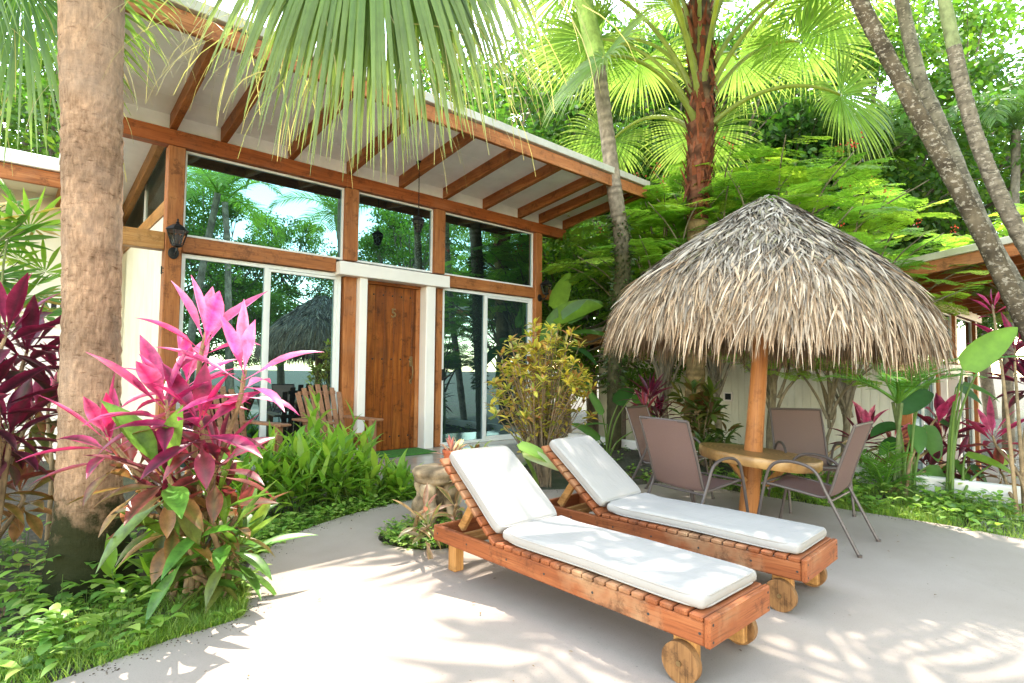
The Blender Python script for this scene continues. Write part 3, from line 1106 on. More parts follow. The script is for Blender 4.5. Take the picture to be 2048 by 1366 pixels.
def adirondack(label, loc, rz):
    t = thing('garden_armchair', label, 'armchair', loc, rz, 'slatted wooden armchairs on the deck')
    # local: faces +y
    for s in (-1, 1):
        b = BX()
        b.box(s * .31 - .035, s * .31 + .035, .26, .34, 0, .55, 0.005)
        b.build('leg', 'adir', t)
        b = BX()
        b.prism_x([(.32, .40), (.32, .28), (-.48, 0.0), (-.56, 0.0), (-.56, .06)], s * .255 - .015, s * .255 + .015, 0.004)
        b.build('side_rail', 'old_y', t)
        b = BX()
        b.box(s * .34 - .07, s * .34 + .07, -.40, .40, .551, .578, 0.006)
        b.build('arm', 'adir', t)
    b = BX()
    for i in range(6):
        y = .30 - i * .095
        z = .385 - i * .035
        b.box(-.27, .27, y - .042, y + .042, z, z + .02, 0.004, Matrix.Translation((0, y, z)) @ Matrix.Rotation(.35, 4, 'X') @ Matrix.Translation((0, -y, -z)))
    b.build('seat', 'old_x', t)
    b = BX()
    for i in range(7):
        u = (i - 3) / 3
        x = u * .235
        L_ = .86 - .11 * u * u
        M = Matrix.Translation((x, -.20, .20)) @ Matrix.Rotation(u * .09, 4, 'Y') @ Matrix.Rotation(.38, 4, 'X')
        b.box(-.034, .034, -.01, .01, 0, L_, 0.005, M)
    b.build('backrest', 'adir', t)
    b = BX()
    b.box(-.33, .33, -.41, -.385, .53, .58, 0.004)
    b.box(-.27, .27, -.535, -.51, .86, .91, 0.004)
    b.build('back_brace', 'adir', t)
    return t


adirondack('slatted wooden armchair just left of the wooden door', (3.16, 6.78, .112), pi + 0.12)
adirondack('slatted wooden armchair behind the pink cordyline by the left sliding door', (1.95, 6.72, .112), pi + 0.25)

# ================================================================== LOUNGERS
LW, LL, HY = 0.556, 1.98, 1.36


def pillow(hx, hy, hz, r, nx, ny, fn, name, parent):
    def ax(h, n):
        return np.unique(np.round(np.concatenate([np.linspace(-h + r, h - r, n), -h + r * A([0, .15, .4, .7]), h - r * A([0, .15, .4, .7])]), 5))
    xs, ys, zs = ax(hx, nx), ax(hy, ny), ax(hz, 2)
    bm = bmesh.new()
    def face(u, v, mk):
        g_ = [[bm.verts.new(mk(a, c)) for c in v] for a in u]
        for i in range(len(u) - 1):
            for j in range(len(v) - 1):
                bm.faces.new((g_[i][j], g_[i + 1][j], g_[i + 1][j + 1], g_[i][j + 1]))
    for s in (-1, 1):
        face(xs, ys, lambda a, c: (a, c, s * hz))
        face(xs, zs, lambda a, c: (a, s * hy, c))
        face(ys, zs, lambda a, c: (s * hx, a, c))
    bmesh.ops.remove_doubles(bm, verts=bm.verts[:], dist=1e-5)
    h = Vector((hx, hy, hz))
    for v in bm.verts:
        p = v.co
        q = Vector([max(-h[i] + r, min(h[i] - r, p[i])) for i in range(3)])
        d = p - q
        if d.length > 1e-7:
            v.co = q + d.normalized() * r
    for v in bm.verts:
        c_ = v.co
        wr = 0.007 * noise.noise(Vector((c_.x * 9, c_.y * 5, 2.0 + hx * 7 + hy))) + 0.004 * noise.noise(Vector((c_.x * 4, c_.y * 19, 4.0)))
        v.co = Vector(fn(c_.x, c_.y, c_.z + wr * (1 if c_.z > 0 else 0.2)))
    bmesh.ops.recalc_face_normals(bm, faces=bm.faces[:])
    me = bpy.data.meshes.new(name)
    bm.to_mesh(me)
    bm.free()
    sb = BX()
    for sg in (-1, 1):
        loop = []
        for k_ in range(97):
            t_ = 2 * pi * k_ / 96
            cx_, cy_ = math.cos(t_), math.sin(t_)
            e_ = 0.16
            loop.append(tuple(fn(math.copysign(abs(cx_) ** e_, cx_) * (hx - .004), math.copysign(abs(cy_) ** e_, cy_) * (hy - .004), sg * (hz - r * .35))))
        sb.tube(loop, .0055, 6)
    so_ = sb.build('piping', 'canvas', None, smooth=True)
    me.materials.append(MATS['canvas'])
    me.polygons.foreach_set('use_smooth', np.full(len(me.polygons), True))
    po_ = link(name, me, parent)
    so_.parent = po_
    return po_


BACK_ANG = 0.66


def lounger(label, loc, rz):
    t = thing('sun_lounger', label, 'sun lounger', loc, rz, 'wooden sun loungers on the patio')
    w_ = LW
    for x in (0.0, w_ - .036):
        b = BX()
        b.box(x, x + .036, 0.032, LL, .19, .288, 0.006)
        b.build('side_rail', 'lounger_y', t)
    b = BX()
    b.box(-.006, w_ + .006, 0, .03, .19, .314, 0.006)
    b.build('foot_rail', 'lounger_x', t)
    b = BX()
    b.box(.037, w_ - .037, LL - .032, LL - .002, .19, .286, 0.005)
    b.build('head_rail', 'lounger_x', t)
    b = BX()
    b.box(.037, w_ - .037, HY + .02, HY + .06, .20, .27, 0.005)
    b.build('cross_rail', 'lounger_x', t)
    b = BX()
    y = 0.034
    while y < HY - .03:
        e = rs.uniform(-.003, .003)
        b.box(-.002 + e, w_ + .002 + e, y, y + .064, .2885 + rs.uniform(0, .002), .313, 0.005)
        y += .0735
    b.build('slats', 'lounger_x', t)
    # reclined back frame
    M = Matrix.Translation((0, HY + .01, .285)) @ Matrix.Rotation(BACK_ANG, 4, 'X')
    b = BX()
    y = 0.0
    while y < .66:
        b.box(-.004, w_ + .004, y, y + .062, 0, .025, 0.005, M)
        y += .071
    bk = b.build('back_slats', 'lounger_x', t)
    for x in (.05, w_ - .09):
        b = BX()
        b.box(x, x + .038, -.01, .70, -.045, -.001, 0.004, M)
        b.build('back_batten', 'lounger_y', bk)
    # support arms leaning from the back frame onto the rail
    p0 = M @ Vector((0, .36, -.03))
    for x in (.10, w_ - .14):
        a_, c_ = Vector((x, p0.y, p0.z)), Vector((x, LL - .16, .275))
        L_ = (c_ - a_).length
        ang = math.atan2(c_.z - a_.z, c_.y - a_.y)
        MM = Matrix.Translation(a_) @ Matrix.Rotation(ang, 4, 'X')
        b = BX()
        b.box(0, .035, 0, L_, -.025, .03, 0.004, MM)
        b.build('support_arm', 'old_y', t)
    for yy in (LL - .26, LL - .36):
        b = BX()
        b.box(.037, w_ - .037, yy, yy + .03, .235, .27, 0.004)
        b.build('ratchet_bar', 'old_x', t)
    for s, x in ((-1, .038), (1, w_ - .108)):
        b = BX()
        b.box(x - .030 * s - .006, x + .070 - .030 * s, LL - .16, LL - .085, 0.0, .189, 0.006)
        b.build('leg', 'old_z', t)
    b = BX()
    for zz in (.215, .285):
        for xx in (.018, w_ - .018):
            b.cyl((xx, -.0015, zz), (xx, .004, zz), .006, seg=8)
    for yy in (.05, .30, .62, .95, 1.25, 1.62, LL - .05):
        b.cyl((-.0015, yy, .24), (.004, yy, .24), .0065, seg=8)
    b.build('screws', 'rubber', t)
    for s, x in ((-1, .037), (1, w_ - .037 - .045)):
        b = BX()
        b.box(x, x + .045, .09, .20, .03, .189, 0.006)
        lg = b.build('wheel_leg', 'old_z', t)
        xw = x - .040 if s < 0 else x + .049
        b = BX()
        b.cyl((xw, .145, .086), (xw + .036, .145, .086), .086, seg=40)
        bmesh.ops.bevel(b.bm, geom=[e for e in b.bm.edges if len(e.link_faces) == 2 and e.calc_face_angle(0) > 1], offset=.005, segments=2, affect='EDGES')
        wh = b.build('wheel', 'wheel', t, smooth=True)
        b = BX()
        b.cyl((min(xw - .008, x - .012), .145, .086), (max(xw + .044, x + .057), .145, .086), .011, seg=12)
        b.build('axle', 'brass', wh)
    return t


def cushion(label, loc, rz, dx=0.0):
    t = thing('lounger_cushion', label, 'cushion', loc, rz, 'white canvas loungers cushions'.replace('loungers', 'lounger'))
    hx = 0.260
    cx = LW / 2 + dx
    hy = 0.642

    def seat(x, y, z):
        u = (y + hy) / (2 * hy)
        rise = .020 * max(0, (u - .82) / .18) ** 2 + .012 * (math.sin(u * 3.1) - .6)
        return (cx + x * (1 + .008 * math.sin(u * 7)), .052 + hy + y, .315 + .034 + z + max(0, rise) - .004 * (abs(x) / hx) ** 3)
    pillow(hx, hy, 0.031, 0.025, 8, 22, seat, 'seat_pad', t)
    hb = 0.325
    ca, sa = math.cos(BACK_ANG), math.sin(BACK_ANG)

    def back(x, y, z):
        l = .045 + hb + y
        n_ = .026 + .036 + z + .006 * math.sin((y + hb) * 4.5)
        return (cx + x * (1 - .012 * (y / hb)), HY + .01 + l * ca - n_ * sa, .285 + l * sa + n_ * ca)
    pillow(hx - .004, hb, 0.033, 0.026, 8, 12, back, 'back_pad', t)
    return t


for lab, cl, loc, rz in (('wooden sun lounger nearest the camera with pale worn foot end', 'white canvas cushion on the nearest sun lounger', (2.18, 1.19, 0.0), 0.006), ('reddish wooden sun lounger farther back beside the dining chairs', 'white canvas cushion on the farther reddish lounger', (3.25, 1.215, 0.0), 0.055)):
    lounger(lab, loc, rz)
    cushion(cl, loc, rz, 0.018)

# ================================================================== CHAIRS
def chair_proto(label, loc, rz):
    t = thing('patio_chair', label, 'chair', loc, rz, 'sling chairs round the log table')
    for s in (-1, 1):
        x = s * .275
        path = spline([(x, .33, 0), (x, .285, .22), (x, .235, .46), (x, .19, .575), (x, .10, .625), (x, -.04, .62), (x, -.14, .565), (x, -.205, .43), (x, -.30, .24), (x * 1.0, -.42, 0)], 40)
        b = BX()
        b.tube([tuple(p) for p in path], .0125, 8, 1.0)
        for yy in (.33, -.42):
            b.cyl((x, yy, 0), (x, yy, .02), .016, seg=10)
        b.build('side_frame', 'chairframe', t, smooth=True)
    b = BX()
    prof = [(.27, .425), (.20, .43), (0.0, .405), (-.15, .385), (-.205, .395), (-.235, .44), (-.29, .62), (-.36, .82), (-.40, .935)]
    pr = spline([(0, y, z) for y, z in prof], 36)
    for s in (-1, 1):
        b.tube([(s * .252, p[1], p[2]) for p in pr], .011, 8)
    b.tube([(-.252, .27, .425), (.252, .27, .425)], .010, 8)
    b.tube([(-.252, -.40, .935), (.252, -.40, .935)], .012, 8)
    b.tube([(-.275, .215, .395), (.275, .215, .395)], .008, 8)
    b.tube([(-.275, -.225, .36), (.275, -.225, .36)], .009, 8)
    b.build('seat_frame', 'chairframe', t, smooth=True)
    m_ = MB()
    xs = np.linspace(-.25, .25, 9)
    V_ = A([[x, p[1] + .02 * (1 - (x / .25) ** 2) * (-1 if p[2] > .5 else 0), p[2] - (.022 * (1 - (x / .25) ** 2) if p[2] < .5 else 0)] for p in pr for x in xs])
    ii = np.arange(len(V_)).reshape(len(pr), 9)
    m_.add(V_, np.stack([ii[:-1, :-1], ii[:-1, 1:], ii[1:, 1:], ii[1:, :-1]], -1).reshape(-1, 4))
    m_.build('sling', 'sling', t)
    return t


ch = chair_proto('brown sling chair with its back to the loungers, left of the log table', (4.36, 2.50, 0), math.radians(-100))
dup(ch, (4.87, 1.80, 0), math.radians(3), 'brown sling chair seen side on at the right of the log table')
dup(ch, (5.98, 2.20, 0), math.radians(128), 'dark sling chair facing forward right of the wooden pole')
dup(ch, (5.22, 3.27, 0), math.radians(190), 'dark sling chair mostly hidden behind the left chair')

# ================================================================== HUT AND TABLE
LEAN = 0.07
fh = Vector((math.sin(YAW), math.cos(YAW), 0))
RH = Matrix.Rotation(LEAN, 3, fh)
hut = thing('thatched_parasol', 'round palm thatch parasol on a leaning timber pole', 'parasol', (5.24, 2.46, 0), rot=RH.to_euler())
mb = MB()
pz = np.linspace(0.0, 2.85, 24)
prad = np.interp(pz, [0, .6, 1.8, 2.85], [.088, .082, .068, .055])
tube(mb, [(0.012 * math.sin(z * 2.1), 0.012 * math.cos(z * 1.7), z) for z in pz], prad, 20, (0.6, 0.3, 0.1))
pole_m = wood('orange debarked pole', (0.28, 0.10, 0.03), (0.48, 0.19, 0.06), (0.60, 0.31, 0.13), 2, 0.45, 0.8, 0.45, (0.55, 0.31, 0.13))
MATS['pole'] = pole_m
mb.build('pole', 'pole', hut)
APEX = 3.02
prof = A([(0.0, 0.0), (0.10, 0.07), (0.28, 0.205), (0.50, 0.375), (0.72, 0.55), (0.91, 0.71), (1.07, 0.875), (1.18, 1.03), (1.24, 1.16)])
arc = np.concatenate([[0], np.cumsum(np.hypot(np.diff(prof[:, 0]), np.diff(prof[:, 1])))])


def thatch_pt(s, a, wob=True):
    r = np.interp(s, arc, prof[:, 0])
    z = np.interp(s, arc, prof[:, 1])
    k = 1 + 0.03 * np.sin(3 * a + 1) * (s / arc[-1]) + 0.02 * np.sin(7 * a)
    return np.stack([r * k * np.cos(a), r * k * np.sin(a), APEX - z], -1)


mb = MB()
an_, sn = 72, 20
aa = np.arange(an_) * 2 * pi / an_
ss = np.linspace(0.0, arc[-1] - .02, sn)
VV = np.concatenate([thatch_pt(np.full(an_, s), aa) - A([0, 0, .035]) for s in ss])
ii = np.arange(an_ * sn).reshape(sn, an_)
nx = np.roll(ii, -1, 1)
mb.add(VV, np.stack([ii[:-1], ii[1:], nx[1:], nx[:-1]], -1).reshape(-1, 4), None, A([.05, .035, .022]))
# rafters of the roof
for k in range(10):
    a = 2 * pi * k / 10 + .2
    q = thatch_pt(np.linspace(0.1, arc[-1] - .05, 6), np.full(6, a)) - A([0, 0, .075])
    tube(mb, q, .022, 6, (0.42, 0.19, 0.07))
q = thatch_pt(np.full(41, arc[-1] - .25), np.linspace(0, 2 * pi, 41)) - A([0, 0, .09])
tube(mb, q, .02, 6, (0.42, 0.19, 0.07))
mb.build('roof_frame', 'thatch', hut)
mb = MB()


def thatch_rows(s0, s1, n, L0, L1, wmul, cols, droop, lift, tipc):
    s = rs.uniform(s0, s1, n)
    a = rs.uniform(0, 2 * pi, n)
    keep = rs.uniform(0, 1, n) < np.interp(s, arc, prof[:, 0] + .12) / 1.5
    s, a = s[keep], a[keep]
    n = len(s)
    p = thatch_pt(s, a)
    p2 = thatch_pt(np.minimum(s + .03, arc[-1] + .0), a)
    d = unit(p2 - p + 1e-6 * A([0, 0, -1]))
    bad = s > arc[-1] - .03
    dl = unit(thatch_pt(np.full(n, arc[-1]), a) - thatch_pt(np.full(n, arc[-1] - .05), a))
    d[bad] = dl[bad]
    side = unit(np.cross(d, np.stack([np.cos(a), np.sin(a), np.full(n, .8)], -1)))
    nor = unit(np.cross(side, d))
    nor *= np.sign(nor[:, 2:3])
    d = unit(d + side * rs.normal(0, .33, (n, 1)) + nor * (lift + rs.normal(0, .07, (n, 1))))
    p = p + nor * rs.uniform(0.0, .045, (n, 1))
    c = A(cols)[rs.randint(0, len(cols), n)] * rs.uniform(.40, .98, (n, 1))
    sd = unit(side + nor * rs.normal(0, .55, (n, 1)))
    blades(mb, p, d, sd, rs.uniform(L0, L1, n), rs.uniform(.003, .0105, n) * wmul, [.7, 1, .9, .65, .12], droop + rs.uniform(-.1, .25, n), col=c, tip=c * tipc)


gcol = [(.37, .31, .25), (.29, .235, .185), (.46, .39, .315), (.20, .155, .115), (.33, .285, .18), (.52, .45, .375), (.10, .075, .055), (.40, .34, .28)]
tcol = [(.56, .42, .29), (.63, .49, .35), (.44, .32, .21), (.68, .55, .42), (.50, .42, .33), (.34, .23, .145)]
thatch_rows(0.02, 0.45, 3800, .12, .24, 1.0, gcol, .15, .07, .95)
thatch_rows(0.25, arc[-1] - .30, 19000, .11, .25, 1.25, gcol, .22, .09, A([1.0, .96, .92]))
thatch_rows(0.45, arc[-1] - .22, 7000, .14, .28, 1.1, gcol[:3] + gcol[5:6] + tcol[:2], .25, .10, A([1.05, 1.0, .93]))
thatch_rows(arc[-1] - .46, arc[-1] - .02, 12500, .20, .40, 1.2, gcol[:3] + tcol, .40, .07, A([1.1, 1.02, .94]))
thatch_rows(arc[-1] - .24, arc[-1], 9500, .18, .50, 1.15, tcol, 1.0, .0, A([1.12, 1.02, .94]))
thatch_rows(arc[-1] - .10, arc[-1], 2600, .22, .62, 1.0, tcol, 1.4, -.05, A([1.1, 1.0, .92]))
mb.build('thatch', 'thatch', hut, smooth=False)

RT_ = Matrix.Rotation(0.095, 3, fh)
tab = thing('log_table', 'round thick wooden table built around the parasol pole', 'table', (5.225, 2.42, 0), rot=RT_.to_euler())
b = BX()
seg = 64
rim = [.545 * (1 + .03 * math.sin(2 * t + .5) + .018 * math.sin(5 * t) + .008 * math.sin(11 * t)) for t in [2 * pi * k / seg for k in range(seg)]]
rings = []
for rr, z in ((.985, .492), (1.0, .505), (1.005, .55), (1.0, .575), (.985, .583)):
    rings.append([b.bm.verts.new((rim[k] * rr * math.cos(2 * pi * k / seg), rim[k] * rr * math.sin(2 * pi * k / seg), z)) for k in range(seg)])
for A_, B_ in zip(rings, rings[1:]):
    for k in range(seg):
        b.bm.faces.new([A_[k], A_[(k + 1) % seg], B_[(k + 1) % seg], B_[k]])
b.bm.faces.new(rings[0][::-1])
b.bm.faces.new(rings[-1])
b.build('tabletop', 'slab', tab, smooth=True)
for k in range(3):
    a = k * 2.094 + .3
    b = BX()
    M = Matrix.Rotation(a, 4, 'Z') @ Matrix.Translation((.10, 0, .30)) @ Matrix.Rotation(.75, 4, 'Y')
    b.box(-.02, .02, -.03, .03, 0, .24, .004, M)
    b.build('brace', 'old_z', tab)

# bistro furniture on the lower terrace
bt = thing('bistro_table', 'small square steel cafe table on the lower terrace at far right', 'table', (15.6, 1.15, -1.17), 0.35)
b = BX()
b.box(-.45, .45, -.42, .42, .72, .745, .006)
b.build('tabletop', 'steel', bt)
for sx in (-1, 1):
    for sy in (-1, 1):
        b = BX()
        b.tube([(sx * .40, sy * .37, 0), (sx * .40, sy * .37, .71)], .02, 10)
        b.build('leg', 'steel', bt, smooth=True)


def bistro_chair(label, loc, rz):
    t = thing('bistro_chair', label, 'chair', loc, rz, 'steel cafe chairs on the lower terrace')
    for s in (-1, 1):
        b = BX()
        b.tube([tuple(p) for p in spline([(s * .22, .2, 0), (s * .22, .2, .44), (s * .24, .05, .64), (s * .22, -.2, .72), (s * .14, -.27, .80)], 20)], .013, 8)
        b.tube([(s * .2, -.22, 0), (s * .2, -.2, .7)], .013, 8)
        b.build('side_frame', 'steel', t, smooth=True)
    b = BX()
    b.tube([tuple(p) for p in spline([(-.22, -.2, .72), (-.16, -.26, .84), (0, -.28, .88), (.16, -.26, .84), (.22, -.2, .72)], 20)], .013, 8)
    b.build('back_rail', 'steel', t, smooth=True)
    b = BX()
    b.box(-.2, .2, -.2, .22, .43, .45, .005)
    b.build('seat', 'adir', t)
    b = BX()
    for i in range(4):
        b.box(-.17, .17, -.275, -.262, .52 + i * .08, .57 + i * .08, .003)
    b.build('back_slats', 'adir', t)
    return t


bc = bistro_chair('steel cafe chair on the near side of the terrace table', (15.0, 0.95, -1.17), -1.2)
dup(bc, (16.0, 1.75, -1.17), 2.9, 'steel cafe chair behind the terrace table')
pc = thing('ceiling_lamp', 'dark pendant lamp under the neighbouring roof', 'lamp', (15.3, 1.75, 2.3))
b = BX()
b.cyl((0, 0, 0), (0, 0, .72), .012, seg=6)
b.lathe([(.09, -.02), (.10, .0), (.05, .05)], seg=12)
b.lathe([(.16, .70), (.16, .74)], seg=14)
b.build('stem', 'black', pc)

# ================================================================== STONE STOOL AND POT
st = thing('stone_stool', 'squat petrified wood stool with thick gnarled legs behind the near lounger', 'stool', (2.80, 4.06, -.03))
def lumpy(mb, pts, rad, seg, col, amp, fr):
    t = MB()
    tube(t, pts, rad, seg, col)
    V_, Q_, T_, C_ = t.arrays()
    nn = A([noise.noise(Vector(p) * fr) for p in V_])
    c0 = A(pts).mean(0)
    d = V_ - c0
    d[:, 2] *= .3
    V_ = V_ + unit(d) * (amp * nn)[:, None]
    C_ = np.clip(C_ * (1 + 1.1 * nn[:, None]), .01, 1)
    mb.add(V_, Q_, T_, C_)


m_ = MB()
zs = np.linspace(.385, .525, 10)
lumpy(m_, [(0, 0, z) for z in zs], [.16, .19, .195, .19, .195, .205, .207, .200, .185, .12], 40, (.46, .32, .19), .010, 9)
m_.build('seat', 'stump', st)
for k in range(4):
    a = k * pi / 2 + .55
    m_ = MB()
    path = spline([(.15 * math.cos(a), .15 * math.sin(a), -.02), (.165 * math.cos(a + .1), .165 * math.sin(a + .1), .12), (.13 * math.cos(a), .13 * math.sin(a), .26), (.15 * math.cos(a - .1), .15 * math.sin(a - .1), .40)], 14)
    lumpy(m_, path, .060 + .012 * np.sin(np.arange(14) * 1.1 + k), 14, (.36, .26, .16), .012, 14)
    m_.build('leg', 'stump', st)
m_ = MB()
lumpy(m_, [(0, 0, z) for z in (-.03, 0, .04, .07)], [.2, .21, .2, .1], 24, (.22, .17, .10), .02, 9)
m_.build('base', 'stump', st)
# ================================================================== PLANTS
GREEN = (0.085, 0.20, 0.025)
LIME = (0.20, 0.36, 0.045)
YELLOWG = (0.30, 0.42, 0.07)
DKGREEN = (0.045, 0.10, 0.022)
UPV = A([0, 0, 1.0])


def fan_blade(mb, hub, axis, nor, R, nseg=46, spread=2.6, droop=0.5, col=LIME, tip=None, cup=0.12, k=9, split=0.5, wmul=1.0, pw=1.6):
    """costapalmate leaf: pleated segments joined near the hub, free and hanging at the tips"""
    axis = unit(A(axis))
    nor = A(nor) - axis * np.dot(A(nor), axis)
    nor = unit(nor)
    side = np.cross(nor, axis)
    a = np.linspace(-spread, spread, nseg) + rs.normal(0, .012, nseg)
    D = np.cos(a)[:, None] * axis + np.sin(a)[:, None] * side + cup * nor
    D = unit(D)
    S = unit(np.cross(np.tile(nor, (nseg, 1)), D) + nor * (0.35 * (-1) ** np.arange(nseg))[:, None])
    L = R * (1.0 - 0.28 * (np.abs(a) / spread) ** 2) * rs.uniform(.93, 1.04, nseg)
    da = 2 * spread / nseg
    w0 = R * split * da * 0.56 * wmul
    P0 = A(hub) + D * R * .03
    prof = [np.interp(t, [0, split, .72, .9, 1], [.06, 1.0, .62, .25, .03]) for t in np.linspace(0, 1, k)]
    c = jit(col, nseg, .12, .05)
    tp = c * A([1.25, 1.1, .9]) if tip is None else np.tile(A(tip), (nseg, 1)) * rs.uniform(.7, 1.2, (nseg, 1))
    blades(mb, P0, D, S, L, w0, prof, droop * rs.uniform(.75, 1.25, nseg), .35, c, tip=tp, three=True, pw=pw)


def feather_frond(mb, L=2.4, n=38, ll=.55, lw=.018, arch=1.3, col=LIME, rise=.9, vee=.35, droop=.55, pet=.25, ragged=.10):
    """pinnate frond leaving the origin along +x, arching down; +z is up"""
    k = 22
    p = np.zeros(3)
    ang = rise
    pts, tans = [], []
    for i in range(k + 1):
        pts.append(p.copy())
        d = A([math.cos(ang), 0, math.sin(ang)])
        tans.append(d)
        p = p + d * L / k
        ang -= arch / k * (0.5 + i / k)
    pts, tans = A(pts), A(tans)
    tube(mb, pts, np.linspace(.024, .005, k + 1), 5, A(col) * A([1.5, 1.3, 1.2]))
    t = np.linspace(pet / L, .985, n)
    for s in (-1, 1):
        ps = np.stack([np.interp(t * k, np.arange(k + 1), pts[:, i]) for i in range(3)], -1)
        tg = unit(np.stack([np.interp(t * k, np.arange(k + 1), tans[:, i]) for i in range(3)], -1))
        sd = np.tile(A([0, float(s), 0]), (n, 1))
        nn = unit(np.cross(tg, sd) * s)
        nn *= np.sign(nn[:, 2:3] + 1e-9)
        fwd = np.interp(t, [0, 1], [.45, 1.1])[:, None]
        D = unit(tg * (fwd + rs.normal(0, ragged, (n, 1))) + sd + nn * (vee + rs.normal(0, ragged, (n, 1))))
        ln = ll * np.interp(t, [0, .15, .45, .8, 1], [.55, .9, 1, .8, .35]) * rs.uniform(.9, 1.08, n)
        c = jit(col, n, .14, .05)
        blades(mb, ps, D, unit(tg + nn * rs.normal(0, .25, (n, 1))), ln, lw, [.5, 1, .9, .55, .06], droop * rs.uniform(.7, 1.4, n), col=c, tip=c * A([1.15, 1.1, .95]))


def trunk(name, parent, path, rad, seg, colf, mat='bark', rings=0.0, ringp=.08, n=60, rough=.03):
    q = spline(path, n)
    ln = np.concatenate([[0], np.cumsum(np.linalg.norm(np.diff(q, axis=0), axis=1))])
    tt = np.linspace(0, 1, len(rad))
    r = np.interp(ln / ln[-1], tt, rad)
    r = r * (1 + rings * np.sign(np.sin(ln / ringp * 2 * pi)) * .5 + rs.normal(0, .006, len(r)))
    m_ = MB()
    c = A([colf(z, l) for z, l in zip(q[:, 2], ln)])
    tube(m_, q, r, seg, c, rough)
    return m_.build(name, mat, parent)


# ---------------------------------------------------------------- front palm
fp = thing('fan_palm', 'large fan palm with a thick fibrous trunk at the left of the path', 'palm tree', (0.44, 4.25, -.05))
loc0 = A([0.44, 4.25, -.05])


def fpcol(z, l):
    base = A([.48, .30, .19]) * (1 + .22 * math.sin(z * 9) * math.sin(z * 3.1))
    if z < .62:
        f = min(1, (.62 - z) / .42)
        base = base * (1 - f) + A([.035, .042, .014]) * f
    return base


pth = A([(.44, 4.25, -.05), (.425, 4.245, .25), (.40, 4.22, .8), (.375, 4.20, 1.7), (.34, 4.17, 2.6), (.30, 4.13, 3.5), (.28, 4.10, 5.0)]) - loc0
m_ = MB()
q = spline(pth, 150)
rr = np.interp(q[:, 2], [0, .12, .3, .55, .9, 1.7, 2.6, 3.5, 5.1], [.255, .232, .195, .170, .155, .145, .153, .160, .17])
rr = rr * (1 + .018 * np.sin(q[:, 2] * 2 * pi / .085) + rs.normal(0, .008, len(rr)))
tube(m_, q, rr, 44, A([fpcol(z, 0) for z in q[:, 2]]), .018)
m_.build('trunk', 'frontbark', fp)
crown_p = A([.28, 4.10, 4.95]) - loc0


def front_leaf(hub, axis, nor, R, droop, nseg, col, tip, w=1.0, spread=2.5, cup=.1, pw=1.0):
    m_ = MB()
    hub = A(hub) - loc0
    mid = (crown_p + hub) / 2 + A([0, 0, .35])
    tube(m_, spline([crown_p, mid, hub], 14), np.linspace(.035, .016, 14), 6, (.22, .34, .06))
    fan_blade(m_, hub, axis, nor, R, nseg, spread, droop, col, tip, cup, 13, .42, w, pw)
    # dry threads between the segments
    n = int(nseg * .7)
    a = rs.uniform(-1, 1, n) * min(1.7, spread)
    ax = unit(A(axis))
    sd = unit(np.cross(A(nor), ax))
    D = np.cos(a)[:, None] * ax + np.sin(a)[:, None] * sd
    blades(m_, hub + D * R * rs.uniform(.5, .85, (n, 1)), D + rs.normal(0, .3, (n, 3)), rs.normal(0, 1, (n, 3)), rs.uniform(.25, .55, n), .0028, [1, 1, .8, .8, .5], 1.6, col=jit((.40, .36, .16), n))
    return m_.build('frond', 'thinleaf', fp)


LF1, LF2 = (.125, .235, .045), (.25, .31, .10)
front_leaf(at(735, -300, 2.75), -UP * .97 - fw * .1, -fw + UP * .12, 1.60, .9, 66, LF1, LF2, 1.5, .95, .05, .7)
front_leaf(at(800, -330, 3.05), -UP * .97 + RT * .06, -fw * .9 + RT * .25 + UP * .2, 1.68, .9, 62, LF1, LF2, 1.5, .9, .06, .7)
front_leaf(at(680, -320, 3.1), -UP * .97 - RT * .03, -fw * .9 - RT * .25 + UP * .2, 1.50, .9, 60, (.11, .215, .04), LF2, 1.5, .85, .06, .7)
front_leaf(at(850, -420, 3.3), -UP * .95 + RT * .08 + fw * .1, -fw + UP * .3, 1.65, .9, 52, (.11, .215, .04), LF2, 1.5, .8, .06, .7)
front_leaf(at(745, -240, 2.95), -UP * .97 + fw * .05, -fw * .95 + RT * .1 + UP * .1, 1.50, .9, 58, (.10, .20, .04), (.22, .27, .09), 1.7, .8, .06, .7)
LG1, LG2 = (.06, .16, .03), (.24, .34, .07)
front_leaf(at(45, -50, 3.6), -UP * .95 + RT * .05, -fw + UP * .2, 1.20, .45, 50, LG1, LG2, .95, 1.6, .05)
front_leaf(at(-60, -120, 3.75), -UP * .9 - RT * .1, -fw * .9 - RT * .3 + UP * .3, 1.25, .6, 54, LG1, LG2, .9, 1.5, .08)
front_leaf(at(110, -130, 4.0), -UP * .9 + RT * .1, -fw * .9 + RT * .3 + UP * .3, 1.15, .6, 50, (.10, .22, .04), LG2, .9, 1.5, .08)
for k, (az, el) in enumerate([(2.2, .5), (3.0, .2), (3.8, .55), (4.5, .15), (5.0, .7), (1.2, .6), (.5, .9)]):
    d = A([math.cos(az) * math.cos(el), math.sin(az) * math.cos(el), math.sin(el)])
    h = crown_p + loc0 + d * 1.25
    front_leaf(h, d + A([0, 0, -.55]), A([0, 0, 1.0]) + .2 * d, 1.15, 1.35, 44, (.08, .19, .03), (.2, .3, .06))

